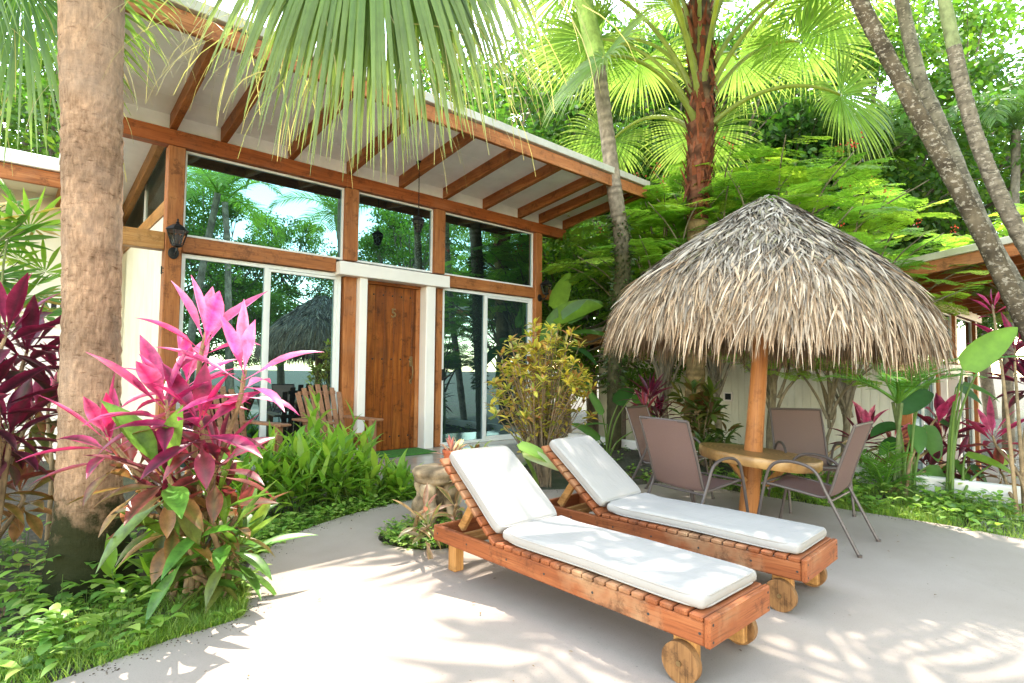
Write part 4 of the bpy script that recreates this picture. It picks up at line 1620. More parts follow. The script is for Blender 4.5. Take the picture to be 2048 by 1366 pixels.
# ---------------------------------------------------------------- frond meshes shared by the palms
FEATHER = []
for i in range(3):
    m_ = MB()
    feather_frond(m_, 2.5 + .2 * i, 44, .62, .017, 1.35 + .25 * i, (.17, .31, .045), .95 - .2 * i, .25, .75)
    FEATHER.append(m_.mesh('feather frond', 'thinleaf'))
FWIDE = []
for i in range(2):
    m_ = MB()
    feather_frond(m_, 2.6 + .3 * i, 30, .72, .040, 1.4 + .3 * i, (.15, .28, .045), .9 - .25 * i, .2, .8, ragged=.55)  # wide, ragged leaflets shaped for the dappled shade they cast
    FWIDE.append(m_.mesh('broad feather frond', 'thinleaf'))
FDARK = []
for i in range(2):
    m_ = MB()
    feather_frond(m_, 3.0, 52, .75, .016, 1.9 + .3 * i, (.13, .23, .075), 1.0 - .3 * i, .05, 1.35)
    FDARK.append(m_.mesh('hanging feather frond', 'thinleaf'))
FAN = []
for i, (a0, a1, Lp, R_) in enumerate([(1.42, .70, 2.5, 1.5), (1.12, .12, 2.7, 1.65), (.78, -.55, 2.1, 1.35)]):
    m_ = MB()
    q = []
    p, n_ = np.zeros(3), 17
    for j in range(n_):
        q.append(p.copy())
        ang = a0 + (a1 - a0) * (j / (n_ - 1)) ** 1.25
        p = p + A([math.cos(ang), 0, math.sin(ang)]) * Lp / (n_ - 1)
    tube(m_, q, np.interp(np.arange(n_), [0, 2, n_ - 1], [.075, .042, .02]), 7, (.36, .40, .10))
    ax = A([math.cos(a1 - .45), 0, math.sin(a1 - .45)])
    fan_blade(m_, q[-1], ax, A([-ax[2], 0, ax[0]]), R_, 72, 2.5, 1.0 + .2 * i, (.135, .24, .05), (.27, .33, .10), .12, 11, .45, .92, 1.7)
    FAN.append(m_.mesh('fan frond', 'thinleaf'))


def crown(parent, loc, meshes, n, az0=0.0, el=(.1, .5), scale=(.9, 1.1), name='frond', azr=(0, 2 * pi)):
    for i in range(n):
        o = link(name, meshes[i % len(meshes)], parent)
        az = az0 + azr[0] + (azr[1] - azr[0]) * ((i * .618) % 1.0)
        o.location = loc
        o.rotation_euler = (rs.uniform(-.25, .25), -rs.uniform(*el), az)
        s = rs.uniform(*scale)
        o.scale = (s, s, s)


def ringcol(c1, c2, moss=None, mz=0):
    def f(z, l):
        k = .5 + .5 * math.sin(l * 2 * pi / .11) * math.sin(l * 5.3)
        c = A(c1) * k + A(c2) * (1 - k)
        if moss is not None and z < mz:
            g_ = min(1, (mz - z) / 1.2)
            c = c * (1 - g_) + A(moss) * g_
        return c
    return f


# slim ringed palm behind the loungers
base = A([7.42, 5.70, 0.0])
sp = thing('slim_palm', 'slim ringed palm with mossy lower trunk and green crownshaft beside the roof end', 'palm tree', tuple(base))
pt = A([(7.42, 5.73, -.1), (7.37, 5.66, 1.67), (7.40, 5.53, 3.13), (7.22, 5.60, 4.51), (6.97, 5.69, 6.25)]) - base
trunk('trunk', sp, pt, [.125, .112, .135, .128, .118, .115], 18, ringcol((.40, .32, .25), (.15, .115, .085), (.062, .055, .026), 4.3), rings=.035, ringp=.11, n=120)
pt2 = A([(6.97, 5.69, 6.24), (6.93, 5.71, 6.5), (6.82, 5.78, 7.0), (6.72, 5.84, 7.5), (6.50, 5.80, 8.1), (6.15, 5.7, 8.7)]) - base
trunk('crownshaft', sp, pt2, [.125, .15, .14, .13, .11, .085], 18, lambda z, l: A([.27, .38, .10]) * (1 + .15 * math.sin(l * 9)), n=24, rough=.0)
crown(sp, A([6.17, 5.71, 8.65]) - base, FWIDE, 10, .3, (-.25, .4), (1.0, 1.2))  # crown out of view, bent towards the patio to cast dappled shade
# climbing ferns on its trunk
m_ = MB()
q = spline(pt, 400)
n = 900
i_ = rs.randint(60, 250, n)
az = rs.uniform(0, 2 * pi, n)
dr = np.stack([np.cos(az), np.sin(az), rs.uniform(-.6, .5, n)], -1)
blades(m_, q[i_] + dr * .11, dr, rs.normal(0, 1, (n, 3)), rs.uniform(.06, .15, n), rs.uniform(.008, .02, n), [.3, 1, .8, .05], .8, col=jit((.06, .10, .025), n, .5))
m_.build('climbing_fern', 'leaf', sp)

# central fan palm with red fibre
base = A([8.72, 5.07, -1.2])
cp = thing('fan_palm', 'tall fan palm with red fibrous trunk and yellow leaf stalks behind the parasol', 'palm tree', tuple(base))
pt = A([(8.74, 5.1, -1.2), (8.70, 5.03, .5), (8.66, 4.96, 1.7), (8.62, 4.89, 3.8), (8.60, 4.82, 5.1), (8.58, 4.77, 6.3), (8.5, 4.77, 7.6)]) - base


def cpcol(z, l):
    z = z - 1.2
    if z > 5.9:
        return A([.10, .062, .035]) * (1 + .4 * math.sin(l * 17))
    if z > 3.9:
        return A([.155, .062, .034]) * (1 + .4 * math.sin(l * 17))
    return A([.21, .145, .07]) * (1 + .3 * math.sin(l * 60)) * (1.0 if z > .6 else .7)


trunk('trunk', cp, pt, [.19, .165, .155, .150, .175, .21, .215, .18], 22, cpcol, rings=.05, ringp=.07, n=150, rough=.05)
m_ = MB()
n = 420
zz = rs.uniform(4.2, 7.6, n)
q = spline(pt + base, 300)
ctr = np.stack([np.interp(zz, q[:, 2], q[:, j]) for j in range(3)], -1) - base
az = rs.uniform(0, 2 * pi, n)
rad = np.stack([np.cos(az), np.sin(az), np.zeros(n)], -1)
blades(m_, ctr + rad * rs.uniform(.14, .20, (n, 1)), rad * .4 + A([0, 0, 1.0]) * rs.choice([-1, 1], (n, 1), p=[.45, .55]), np.cross(rad, UPV), rs.uniform(.15, .42, n), rs.uniform(.02, .06, n), [1, .9, .6, .2], .4, col=jit((.17, .05, .022), n, .5, .1))
m_.build('leaf_fibre', 'thatch', cp)
for i in range(26):
    k = 0 if i < 9 else (1 if i < 20 else 2)
    az = i * 2.399 + .4
    if k == 2 and abs(((az - 3.98 + pi) % (2 * pi)) - pi) < 1.0:
        continue
    o = link('frond', FAN[k], cp)
    zz_ = 6.9 - .062 * i
    o.location = A([np.interp(zz_, [5.1, 7.6], [8.60, 8.5]) + .13 * math.cos(az), 4.78 + .13 * math.sin(az), zz_]) - base
    o.rotation_euler = (rs.uniform(-.12, .12), rs.uniform(-.08, .08), az)
    s = rs.uniform(.92, 1.1)
    o.scale = (s, s, s)


# the leaning palms at the right
def lean(label, pxs, d0, d1, r, crown_n, c1, c2, fr, shaft=False):
    ks = np.linspace(d0, d1, len(pxs))
    P_ = [at(x, y, d) for (x, y), d in zip(pxs, ks)]
    b0 = P_[0]
    t = thing('leaning_palm', label, 'palm tree', (b0[0], b0[1], b0[2]))
    trunk('trunk', t, A(P_) - b0, r, 18, ringcol(c1, c2), 'lichen', rings=.04, ringp=.10, n=110, rough=.06)
    tp = P_[-1] - b0
    if shaft:
        dirn = unit(P_[-1] - P_[-2])
        trunk('crownshaft', t, [tp - dirn * .02, tp + dirn * .35, tp + dirn * .9, tp + dirn * 1.3], [.078, .074, .062, .045], 14, lambda z, l: A([.28, .31, .15]), n=14, rough=0)
        tp = tp + dirn * 1.25
    crown(t, tp, fr, crown_n, rs.uniform(0, 6), (-.25, .45), (.85, 1.1))
    return t


lich1, lich2 = (.17, .13, .085), (.07, .052, .034)
lean('thick leaning palm with lichen spotted bark, lowest of the pair at right', [(2330, 1200), (2200, 950), (2048, 640), (1960, 460), (1880, 310), (1800, 160), (1718, 0), (1650, -170), (1590, -420), (1550, -700)], 6.6, 7.4, [.12, .11, .105, .10, .095, .09, .088, .09, .085, .08], 7, lich1, lich2, FWIDE)  # this and the next: unseen tops carried higher so the crowns cast shade
lean('leaning palm just behind the lichen spotted trunk at right', [(2420, 1180), (2270, 930), (2110, 690), (1985, 490), (1885, 260), (1838, 150), (1803, 0), (1770, -160), (1745, -330), (1710, -640), (1690, -900)], 7.4, 8.0, [.11, .11, .105, .10, .09, .085, .08, .085, .08, .075, .07], 6, (.30, .26, .20), (.11, .09, .07), FEATHER)
lean('slender curved palm with pale crownshaft at the right edge', [(2420, 1100), (2300, 860), (2150, 640), (2040, 470), (1965, 310), (1928, 190), (1908, 95)], 6.6, 6.9, [.10, .10, .095, .09, .085, .08, .078], 9, (.28, .23, .17), (.12, .095, .07), FEATHER, True)

# feather palms further back and palms on the garden side (mirrored in the windows)
pal = None


def palm_tree(label, x, y, z0, h, lean_, n, fr, rz, group, r=.12):
    global pal
    if pal is None or fr is not pal[1]:
        t = thing('feather_palm', label, 'palm tree', (x, y, z0), rz, group)
        trunk('trunk', t, [(0, 0, -.2), (lean_ * .3, 0, h * .4), (lean_ * .7, .1, h * .75), (lean_, .1, h)], [r * 1.3, r, r * .9, r * .85], 12, ringcol((.30, .25, .19), (.15, .12, .09)), rings=.04, ringp=.12, n=60)
        crown(t, A([lean_, .1, h]), fr, n, 0, (-.3, .45))
        pal = (t, fr, h)
        return t
    s = h / pal[2]
    return dup(pal[0], (x, y, z0), rz, label, group, s)


def gp(px, d):
    p = at(px, 745, d)
    return p[0], p[1]


gr = 'feather palms in the background'
palm_tree('grey green palm with hanging fronds behind the feathery shrubs right of centre', *gp(1640, 16.6), -1.2, 9.4, .5, 12, FDARK, 0.3, gr)
palm_tree('shaded palm with hanging fronds above the neighbouring roof', *gp(1780, 16.2), -1.2, 8.8, .5, 12, FDARK, 2.2, gr)
palm_tree('hanging palm behind the leaning trunks at far right', *gp(2010, 15.5), -1.2, 9.2, .5, 12, FDARK, 4.0, gr)
palm_tree('hanging palm far behind the red fibrous palm', *gp(1500, 21), -1.2, 10.0, .5, 12, FDARK, 5.0, gr)
gr = 'garden palms seen only as reflections'
for i, (x, y, hh, rz) in enumerate([(4.2, -5.5, 7.0, .6), (8.6, -3.5, 8.0, 2.0), (10.5, -6.0, 7.5, 3.3), (6.5, -8.5, 8.0, 4.4), (1.2, -7.5, 6.0, 5.2)]):
    palm_tree(['tall palm reflected in the clerestory windows', 'leaning garden palm reflected left of the hanging lantern', 'garden palm reflected in the middle clerestory window', 'distant garden palm reflected low in the left sliding door', 'short garden palm reflected in the left clerestory window'][i], x, y, -.05, hh, .9, 12, FEATHER, rz, gr)

# ---------------------------------------------------------------- broadleaf trees
def tree_meshes(seed, H=12.0, R=4.0, nl=13000, leaf=.17, col=(.13, .26, .035), flat=.8, low=.34, limbs=26):
    st_ = rs.get_state()
    rs.seed(seed)
    wd, lf = MB(), MB()
    fork = A([rs.uniform(-.3, .3), rs.uniform(-.3, .3), H * low])
    tube(wd, spline([(0, 0, -.3), fork * A([.4, .6, .5]), fork], 14), np.linspace(.30, .19, 14), 10, (.17, .135, .10), .05)
    cl = []
    for i in range(limbs):
        a, u = i * 2.4 + rs.uniform(-.3, .3), (i + .5) / limbs
        rr = R * (.35 + .65 * math.sin(pi * min(1, .12 + u * .95))) * rs.uniform(.75, 1.05)
        z = H * (low - .02) + (H * (1 - low) * flat + .6) * u
        e = A([rr * math.cos(a), rr * math.sin(a), z])
        m2 = fork * .45 + e * .55 + A([0, 0, -.3])
        s = fork + A([0, 0, H * .35 * u])
        q = spline([s, m2, e], 10)
        tube(wd, q, np.linspace(.085, .018, 10), 6, (.19, .155, .12))
        cl.append((e, rs.uniform(.7, 1.25)))
        cl.append((q[6] + rs.normal(0, .35, 3), rs.uniform(.5, .9)))
        for j in range(3):
            e2 = e + rs.normal(0, .75, 3) * A([1, 1, .6])
            tube(wd, [q[7], (q[7] + e2) / 2 + A([0, 0, .1]), e2], [.025, .015, .006], 4, (.19, .155, .12), 0, False)
            cl.append((e2, rs.uniform(.45, .85)))
    per = nl // len(cl)
    for e, r in cl:
        n = int(per * r * r / .62)
        p = rs.normal(0, 1, (n, 3))
        p = unit(p) * (rs.uniform(0, 1, (n, 1)) ** .45) * r * A([1.15, 1.15, .62])
        P_ = e + p
        D = unit(p * A([1, 1, .3]) + rs.normal(0, .7, (n, 3)) + A([0, 0, -.25]))
        shade = rs.uniform(.6, 1.25)
        c = jit(col, n, .3, .1) * shade
        c[rs.uniform(0, 1, n) < .12] *= A([1.7, 1.35, .9])
        blades(lf, P_, D, unit(rs.normal(0, 1, (n, 3)) * A([1, 1, .45])), leaf * rs.uniform(.6, 1.25, n), leaf * .27, [.1, 1, .85, .05], .25, col=np.clip(c, 0, 1))
    rs.set_state(st_)
    return wd.mesh('tree wood', 'bark'), lf.mesh('tree crown', 'treeleaf')


TM = [tree_meshes(11, 14.5, 4.6, 23000, .19, (.085, .175, .03)), tree_meshes(12, 16.0, 5.0, 24000, .21, (.115, .215, .032), limbs=32), tree_meshes(13, 14.0, 4.4, 21000, .24, (.06, .135, .025), low=.22, limbs=30)]


def tree(label, x, y, z0, kind, s, rz, group='broadleaf trees in the background'):
    t = thing('broadleaf_tree', label, 'tree', (x, y, z0), rz, group)
    t.scale = (s, s, s)
    link('trunk', TM[kind][0], t)
    link('crown', TM[kind][1], t)
    return t


for lab, px, d, kind, s in (
    ('tree glimpsed between the hanging fronds and trunk at far left', 60, 15, 1, .85),
    ('tree with small leaves behind the annex roof', -120, 13, 0, .8),
    ('tree above the roof ridge left of the hanging fan leaf', 480, 20, 1, .95),
    ('tree above the roof behind the hanging fan leaf', 720, 21, 0, 1.0),
    ('open branched tree against white sky above the roof slope', 960, 19, 0, .95),
    ('bright tree behind the slim palm trunk', 1130, 23, 1, 1.05),
    ('dense green tree beside the roof end', 1190, 14.5, 1, .60),
    ('dark tree between the slim palm and the fibrous palm', 1300, 18, 2, 1.05),
    ('bright tree behind the fibrous palm crown', 1440, 24, 1, 1.1),
    ('dark tree behind the parasol peak', 1560, 19, 2, 1.0),
    ('pale tree between parasol and leaning palms', 1700, 25, 1, .95),
    ('tree behind the neighbouring roof', 1860, 21, 0, .85),
    ('tree at the right edge behind the leaning palms', 2080, 22, 1, .95),
    ('tall tree behind the leaning trunks at top right', 1830, 20, 1, 1.1),
    ('tall tree filling the gap right of the fibrous palm crown', 1640, 20, 0, 1.15),
    ('leafy tree above the roof corner left of the slim palm', 1010, 16.5, 0, .95),
    ('dark leafy tree right of the fibrous palm trunk', 1500, 19.5, 2, 1.05),
    ('leafy tree left of the fibrous palm trunk', 1350, 18.5, 0, 1.1),
    ('far tree closing the view right of centre', 1620, 33, 2, 1.3),
    ('far tree closing the view behind the slim palm', 1080, 34, 2, 1.35),
    ('far tree closing the view at right', 1980, 33, 0, 1.2),
    ('far tree behind the bungalow at left', 300, 30, 2, 1.2),
    ('low shrubby tree behind the roof end', 1240, 12.5, 1, .42),
):
    x, y = gp(px, d)
    tree(lab, x, y, -1.2, kind, s, rs.uniform(0, 6.28))
for i, (x, y, kind, s) in enumerate([(13.5, -6.5, 1, .62), (20, -4, 2, .7), (18, -15, 0, .8), (8, -22, 2, .8), (-3.5, -20, 0, .7), (6.6, -13, 1, .66), (10.6, -14.5, 0, .70), (15.5, -11, 1, .62)]):
    tree(['tree reflected in the right clerestory window', 'dark tree reflected in the right sliding door', 'far garden tree reflected behind the palms', 'far garden tree reflected behind the parasol', 'garden tree reflected in the left window corner', 'bright tree reflected in the left clerestory window', 'tree reflected behind the parasol roof', 'tree reflected in the middle clerestory window'][i], x, y, -.06, kind, s, rs.uniform(0, 6.28), 'garden trees on the camera side')

for i, (x, y) in enumerate([(1.5, -10.5), (4.6, -9.8), (8.4, -10.4), (12, -9.2), (15.5, -8.2)]):
    tree(['low shrubby tree reflected at the left edge of the sliding door', 'low shrubby tree reflected under the mirrored parasol', 'low shrubby tree reflected beside the door frame', 'low shrubby tree reflected in the right sliding door', 'low shrubby tree reflected at the right end of the sliding door'][i], x, y, -.3, (2, 0, 1, 2, 0)[i], .34, rs.uniform(0, 6.28), 'garden trees on the camera side')

# ---------------------------------------------------------------- feathery flowering shrubs
def bipinnate(col=(.26, .42, .07)):
    m_ = MB()
    L_ = .46
    q = A([(x, 0, .06 * math.sin(x / L_ * 2.2)) for x in np.linspace(0, L_, 8)])
    tube(m_, q, np.linspace(.004, .0015, 8), 4, (.2, .28, .06))
    t = np.linspace(.2, 1.0, 9)
    for s in (-1, 1):
        for u in t:
            p0 = A([u * L_, 0, .06 * math.sin(u * 2.2)])
            pl = .15 * math.sin(pi * (.25 + .6 * u)) + .03
            d = unit(A([.45, s, -.1 + rs.uniform(-.12, .12)]))
            m = 11
            w_ = np.linspace(.08, 1, m)
            c = jit(A(col), m, .18)
            sd = np.cross(d, UPV)
            pp = p0 + d * (w_ * pl)[:, None]
            for s2 in (-1, 1):
                blades(m_, pp, unit(sd * s2 + d * .45 + rs.normal(0, .1, (m, 3))), d, .026, .0065, [.5, 1, .6], .2, col=c)
    return m_.arrays()


BIP = [bipinnate(), bipinnate((.36, .48, .08)), bipinnate((.18, .33, .06))]


def feather_shrub(seed, H=4.2, R=2.3, nb=26, nl=11, base_spread=.10):
    st_ = rs.get_state()
    rs.seed(seed)
    wd, lf, fl = MB(), MB(), MB()
    tube(wd, spline([(0, 0, -.1), (.05, -.04, H * .2), (-.03, .05, H * .42), (0, 0, H * .62)], 20), np.linspace(.075, .03, 20) * (H / 5.2), 9, (.23, .19, .13), .05)
    for i in range(nb):
        a = i * 2.4
        u = (i + .5) / nb
        rr = R * math.sqrt(u) * rs.uniform(.8, 1.1)
        z = H * (1.02 - .30 * u ** 1.5) + rs.uniform(-.35, .2)
        s = A([rs.normal(0, base_spread), rs.normal(0, base_spread), 0])
        e = A([rr * math.cos(a), rr * math.sin(a), z])
        q = spline([s * .4 + A([0, 0, H * (.30 + .25 * (1 - u))]), s * .4 + e * A([.2, .2, .68]), e * A([.62, .62, .92]), e], 16)
        if i % 3 == 0:
            q[0] = A([0, 0, H * .38])
        tube(wd, q, np.linspace(.028, .006, 16), 6, (.23, .19, .13))
        for j in range(nl):
            t = rs.uniform(.55, 1.0)
            p = q[int(t * 15)] + rs.normal(0, .06, 3)
            az = rs.uniform(0, 2 * pi)
            M = trs(p, euler(rs.uniform(-.25, .25), rs.uniform(-.25, .45), az), rs.uniform(.8, 1.45))
            lf.stamp(BIP[rs.randint(3)], [M], [A([1, 1, 1]) * rs.uniform(.75, 1.2)])
        if rs.uniform() < .16:
            n = 14
            D = unit(rs.normal(0, 1, (n, 3)) + A([0, 0, .6]))
            blades(fl, e + A([0, 0, .12]) + rs.normal(0, .05, (n, 3)), D, rs.normal(0, 1, (n, 3)), .035, .010, [.3, 1, .6], .3, col=jit((.50, .05, .05), n, .3))
    rs.set_state(st_)
    return wd.mesh('shrub stems', 'bark'), lf.mesh('shrub leaves', 'fernleaf'), fl.mesh('shrub flowers', 'leaf')


FS = [feather_shrub(3, 5.2, 2.3, 26, 9), feather_shrub(5, 5.6, 2.5, 28, 9), feather_shrub(8, 2.1, 1.0, 8, 7, .06)]


def fshrub(label, px, d, z0, kind, s, rz):
    x, y = gp(px, d)
    t = thing('feathery_shrub', label, 'shrub', (x, y, z0), rz, 'feathery flowering shrubs behind the parasol')
    t.scale = (s, s, s)
    for nm, me_ in zip(('stems', 'foliage', 'blossoms'), FS[kind]):
        link(nm, me_, t)


for a in (('feathery shrub with red flowers left of the parasol peak', 1330, 10.2, -1.2, 0, 1.08, .4),
          ('tall feathery shrub directly behind the parasol peak', 1545, 9.8, -1.2, 1, 1.12, 1.9),
          ('feathery shrub right of the parasol peak', 1690, 9.3, -1.2, 0, .98, 3.3),
          ('feathery shrub at the right edge beyond the leaning trunks', 2160, 9.6, -1.2, 1, 1.0, 4.4),
          ('feathery shrub behind the central palm trunk', 1430, 10.5, -1.2, 1, 1.12, 5.5),
          ('small feathery shrub with bare stems under the parasol eave', 1545, 7.9, -.02, 2, 1.0, .9),
          ('small feathery shrub with seed pods right of the parasol pole', 1660, 7.6, -.02, 2, .92, 2.7)):
    fshrub(*a)

# ---------------------------------------------------------------- cordylines
PINK, HOT, MAG = (.64, .13, .27), (.48, .025, .135), (.27, .012, .06)
BRONZE, PURP, OLIVE = (.17, .05, .035), (.07, .018, .03), (.16, .17, .04)


def rosette(m_, p, up_, n, L, wd, pal, flat=1.0, three=True):
    """spiral of lance leaves: pal gives (base, edge) colours from the young inner to the old outer leaves"""
    up_ = unit(A(up_))
    x = unit(np.cross(up_, [.3, .8, .1]))
    y = np.cross(up_, x)
    i = np.arange(n)
    u = i / max(1, n - 1)
    az = i * 2.399 + rs.uniform(0, 6)
    el = 1.35 - u ** .8 * 1.75 * flat + rs.normal(0, .10, n)
    rad = np.cos(az)[:, None] * x + np.sin(az)[:, None] * y
    D = np.cos(el)[:, None] * rad + np.sin(el)[:, None] * up_
    S = np.cross(D, up_)
    S = np.where(np.linalg.norm(S, axis=1, keepdims=True) < .1, np.tile(x, (n, 1)), S)
    P_ = A(p) - up_ * (u * .16)[:, None]
    k = u * (len(pal) - 1)
    k0 = np.minimum(k.astype(int), len(pal) - 2)
    f = (k - k0)[:, None]
    pa = A([q[0] for q in pal])
    pe = A([q[1] for q in pal])
    c = np.clip((pa[k0] * (1 - f) + pa[k0 + 1] * f) * rs.uniform(.72, 1.3, (n, 1)) * (1 + .1 * rs.normal(0, 1, (n, 3))), .004, 1)
    e = np.clip((pe[k0] * (1 - f) + pe[k0 + 1] * f) * rs.uniform(.8, 1.2, (n, 1)), .004, 1)
    ln = L * (.62 + .5 * np.sin(pi * np.clip(u * .9 + .1, 0, 1))) * rs.uniform(.85, 1.12, n)
    # petiole then blade
    prof = [.10, .11, .35, .80, 1.0, .97, .78, .42, .03]
    S = unit(S + rad * rs.normal(0, .25, (n, 1)))
    blades(m_, P_, D, S, ln, wd * rs.uniform(.85, 1.15, n), prof, rs.uniform(.35, .9, n) * (.35 + .9 * u), .38, c, edge=e, tip=c * rs.uniform(.55, 1.1, (n, 1)), three=three)


PAL_PINK = [(PINK, (.85, .25, .48)), ((.70, .05, .28), PINK), (HOT, PINK), (MAG, HOT), ((.22, .02, .07), HOT), (PURP, MAG), (BRONZE, (.35, .05, .08))]
PAL_DARK = [((.26, .03, .09), HOT), ((.11, .018, .04), MAG), ((.065, .022, .03), (.20, .015, .06)), (PURP, MAG), ((.05, .02, .025), (.2, .02, .06)), ((.045, .035, .025), (.12, .03, .04))]
PAL_OLD = [((.14, .03, .05), MAG), (PURP, MAG), (BRONZE, (.32, .06, .06)), (OLIVE, (.25, .10, .04)), ((.30, .24, .05), (.35, .2, .06)), ((.33, .16, .06), (.4, .2, .1))]
PAL_GREEN = [((.20, .36, .04),) * 2, ((.12, .27, .03),) * 2, ((.09, .22, .03),) * 2, (OLIVE, OLIVE)]
PAL_MIX = [(HOT, PINK), ((.20, .03, .06), MAG), ((.10, .10, .03), (.2, .04, .05)), ((.10, .17, .035), (.14, .12, .04)), ((.13, .16, .04), OLIVE)]


def cordyline(label, base, heads, group='cordyline plants'):
    """heads: (point, leaf count, leaf length, half width, palette, flat)"""
    base = A(base)
    t = thing('cordyline', label, 'plant', tuple(base), 0, group)
    m_ = MB()
    for (p, n, L, wd, pal, fl) in heads:
        p = A(p) - base
        s = rs.normal(0, .05, 3) * A([1, 1, 0]) + A([0, 0, -.03])
        q = spline([s, s * .6 + p * A([.25, .25, .5]) + rs.normal(0, .02, 3), p * A([.8, .8, .85]) + rs.normal(0, .015, 3), p], 16)
        tube(m_, q, np.linspace(.019, .010, 16), 8, (.30, .20, .11), .08)
        up_ = unit(q[-1] - q[-4]) * .6 + A([0, 0, .7])
        h_ = MB()
        rosette(h_, p, up_, n, L, wd, pal, fl)
        h_.build('leaf_rosette', 'cordyleaf', t)
    m_.build('stems', 'bark', t)
    return t


cordyline('big pink and magenta cordyline in front of the palm trunk', (.86, 3.72, 0), [
    (at(412, 665, 3.05), 10, 0.39, 0.043, PAL_PINK[:3], .62),
    (at(490, 740, 2.85), 10, 0.39, 0.040, PAL_PINK[:3], .95),
    (at(330, 800, 2.85), 16, 0.40, 0.041, PAL_PINK[1:], 1.0),
    (at(375, 760, 3.2), 13, 0.36, 0.038, PAL_PINK, 1.0),
    (at(400, 840, 2.8), 15, 0.36, 0.040, PAL_PINK[3:], 1.1),
    (at(215, 875, 2.95), 14, 0.39, 0.035, [(HOT, PINK), (MAG, HOT), (PURP, HOT), (BRONZE, MAG), (OLIVE, BRONZE)], .95),
    (at(440, 910, 3.05), 15, 0.34, 0.039, PAL_OLD[:4], 1.15),
    (at(330, 940, 2.95), 16, 0.36, 0.040, PAL_OLD, 1.2),
    (at(430, 1000, 3.2), 15, 0.30, 0.038, PAL_OLD[1:], 1.2),
    (at(350, 1020, 3.05), 15, 0.32, 0.038, PAL_OLD[1:], 1.25),
    (at(265, 940, 3.2), 12, 0.32, 0.037, PAL_OLD[2:], 1.15),
    (at(475, 1030, 3.3), 13, 0.29, 0.033, PAL_OLD[2:], 1.1),
    (at(380, 930, 3.25), 14, 0.34, 0.037, PAL_MIX[1:], 1.1),
    (at(310, 1010, 3.2), 12, 0.30, 0.037, PAL_MIX[2:], 1.2),
    (at(400, 1080, 3.2), 14, 0.30, 0.033, PAL_MIX[2:], 1.1)])
cordyline('green leaved cordyline shoots at the foot of the big pink cordyline', (.98, 3.62, 0), [
    (at(335, 945, 2.8), 6, .46, .062, PAL_GREEN, 1.35),
    (at(450, 1060, 3.1), 12, .36, .038, PAL_GREEN, 1.1),
    (at(415, 1110, 3.15), 10, .34, .036, PAL_GREEN, 1.15),
    (at(480, 1090, 3.25), 14, .40, .036, PAL_GREEN, 1.0),
    (at(430, 1010, 3.05), 7, .36, .036, PAL_GREEN, 1.2),
    (at(360, 1080, 3.0), 7, .36, .036, PAL_GREEN, 1.2),
    (at(385, 1150, 3.15), 8, .28, .036, PAL_GREEN, 1.2)])
cordyline('dark purple cordyline at the left edge', (-.05, 4.3, 0), [
    (at(15, 660, 3.5), 24, .46, .044, PAL_DARK, 1.0),
    (at(55, 700, 3.7), 22, .44, .042, PAL_DARK[1:], 1.0),
    (at(-30, 800, 3.3), 22, .44, .044, PAL_DARK[1:], 1.1),
    (at(20, 860, 3.4), 20, .40, .044, PAL_DARK[2:], 1.2),
    (at(70, 820, 3.9), 18, .40, .040, PAL_MIX, 1.1),
    (at(-20, 960, 3.5), 16, .40, .044, PAL_OLD, 1.2),
    (at(40, 980, 3.7), 16, .36, .040, PAL_OLD[2:], 1.2)])
cordyline('slender cordyline between the palm trunk and the cream annex', (.35, 5.6, 0), [
    (at(118, 735, 4.9), 18, .42, .036, PAL_DARK, 1.0),
    (at(100, 800, 4.9), 16, .38, .034, PAL_MIX, 1.1),
    (at(90, 880, 4.8), 14, .36, .034, PAL_OLD[2:], 1.1)])
wb = lambda px, py: at(px, py, 1)  # noqa


def gz(px, py, z=0.0):
    r = at(px, py, 1) - A([0, 0, CAMZ])
    return A([0, 0, CAMZ]) + r * (z - CAMZ) / r[2]


cordyline('dark cordyline with orange young leaves by the slim palm trunk', (7.0, 4.75, .03), [
    (at(1300, 790, 8.1), 30, .46, .030, PAL_DARK[2:], .95), (at(1290, 820, 8.0), 14, .40, .028, [((.5, .1, .05), PINK), (PURP, MAG), (PURP, MAG)], .8), (at(1318, 830, 8.1), 22, .42, .030, PAL_DARK[3:], 1.1)])
cordyline('bright pink tipped cordyline in front of the cream side wall', (7.25, 2.55, .05), [
    (at(1738, 850, 7.0), 9, .34, .050, [(PINK, (.9, .3, .5)), (HOT, PINK)], .35), (at(1730, 880, 7.0), 24, .44, .028, PAL_DARK[2:], 1.0), (at(1790, 880, 6.9), 18, .40, .030, [((.7, .2, .2), PINK), ((.55, .25, .1), HOT), (BRONZE, MAG), (OLIVE, MAG)], 1.0), (at(1750, 940, 6.9), 18, .38, .028, PAL_MIX[1:], 1.1)])
cordyline('magenta cordyline behind the broad leaved heliconia', (7.3, 1.75, .03), [
    (at(1882, 830, 6.5), 10, .34, .056, [(HOT, PINK), (MAG, HOT)], .38), (at(1890, 870, 6.6), 20, .40, .036, PAL_DARK[2:], 1.05), (at(1860, 930, 6.5), 20, .38, .034, PAL_DARK[3:], 1.1), (at(1915, 920, 6.4), 18, .36, .034, PAL_DARK[3:], 1.15)])
cordyline('tall purple cordyline at the right edge in front of the terrace', (7.3, .75, .0), [
    (at(1985, 610, 7.0), 8, .32, .024, PAL_PINK[1:4], .5), (at(2030, 690, 6.9), 26, .50, .034, [(MAG, HOT), ((.20, .02, .07), HOT), ((.13, .02, .05), MAG), (PURP, MAG)], .95), (at(2060, 760, 6.7), 24, .48, .036, PAL_DARK[1:], 1.05), (at(1985, 870, 6.2), 16, .42, .034, [((.6, .08, .2), PINK), (MAG, HOT), ((.2, .12, .05), MAG)], .85), (at(2000, 940, 6.2), 14, .40, .040, PAL_OLD[1:5], 1.2)])

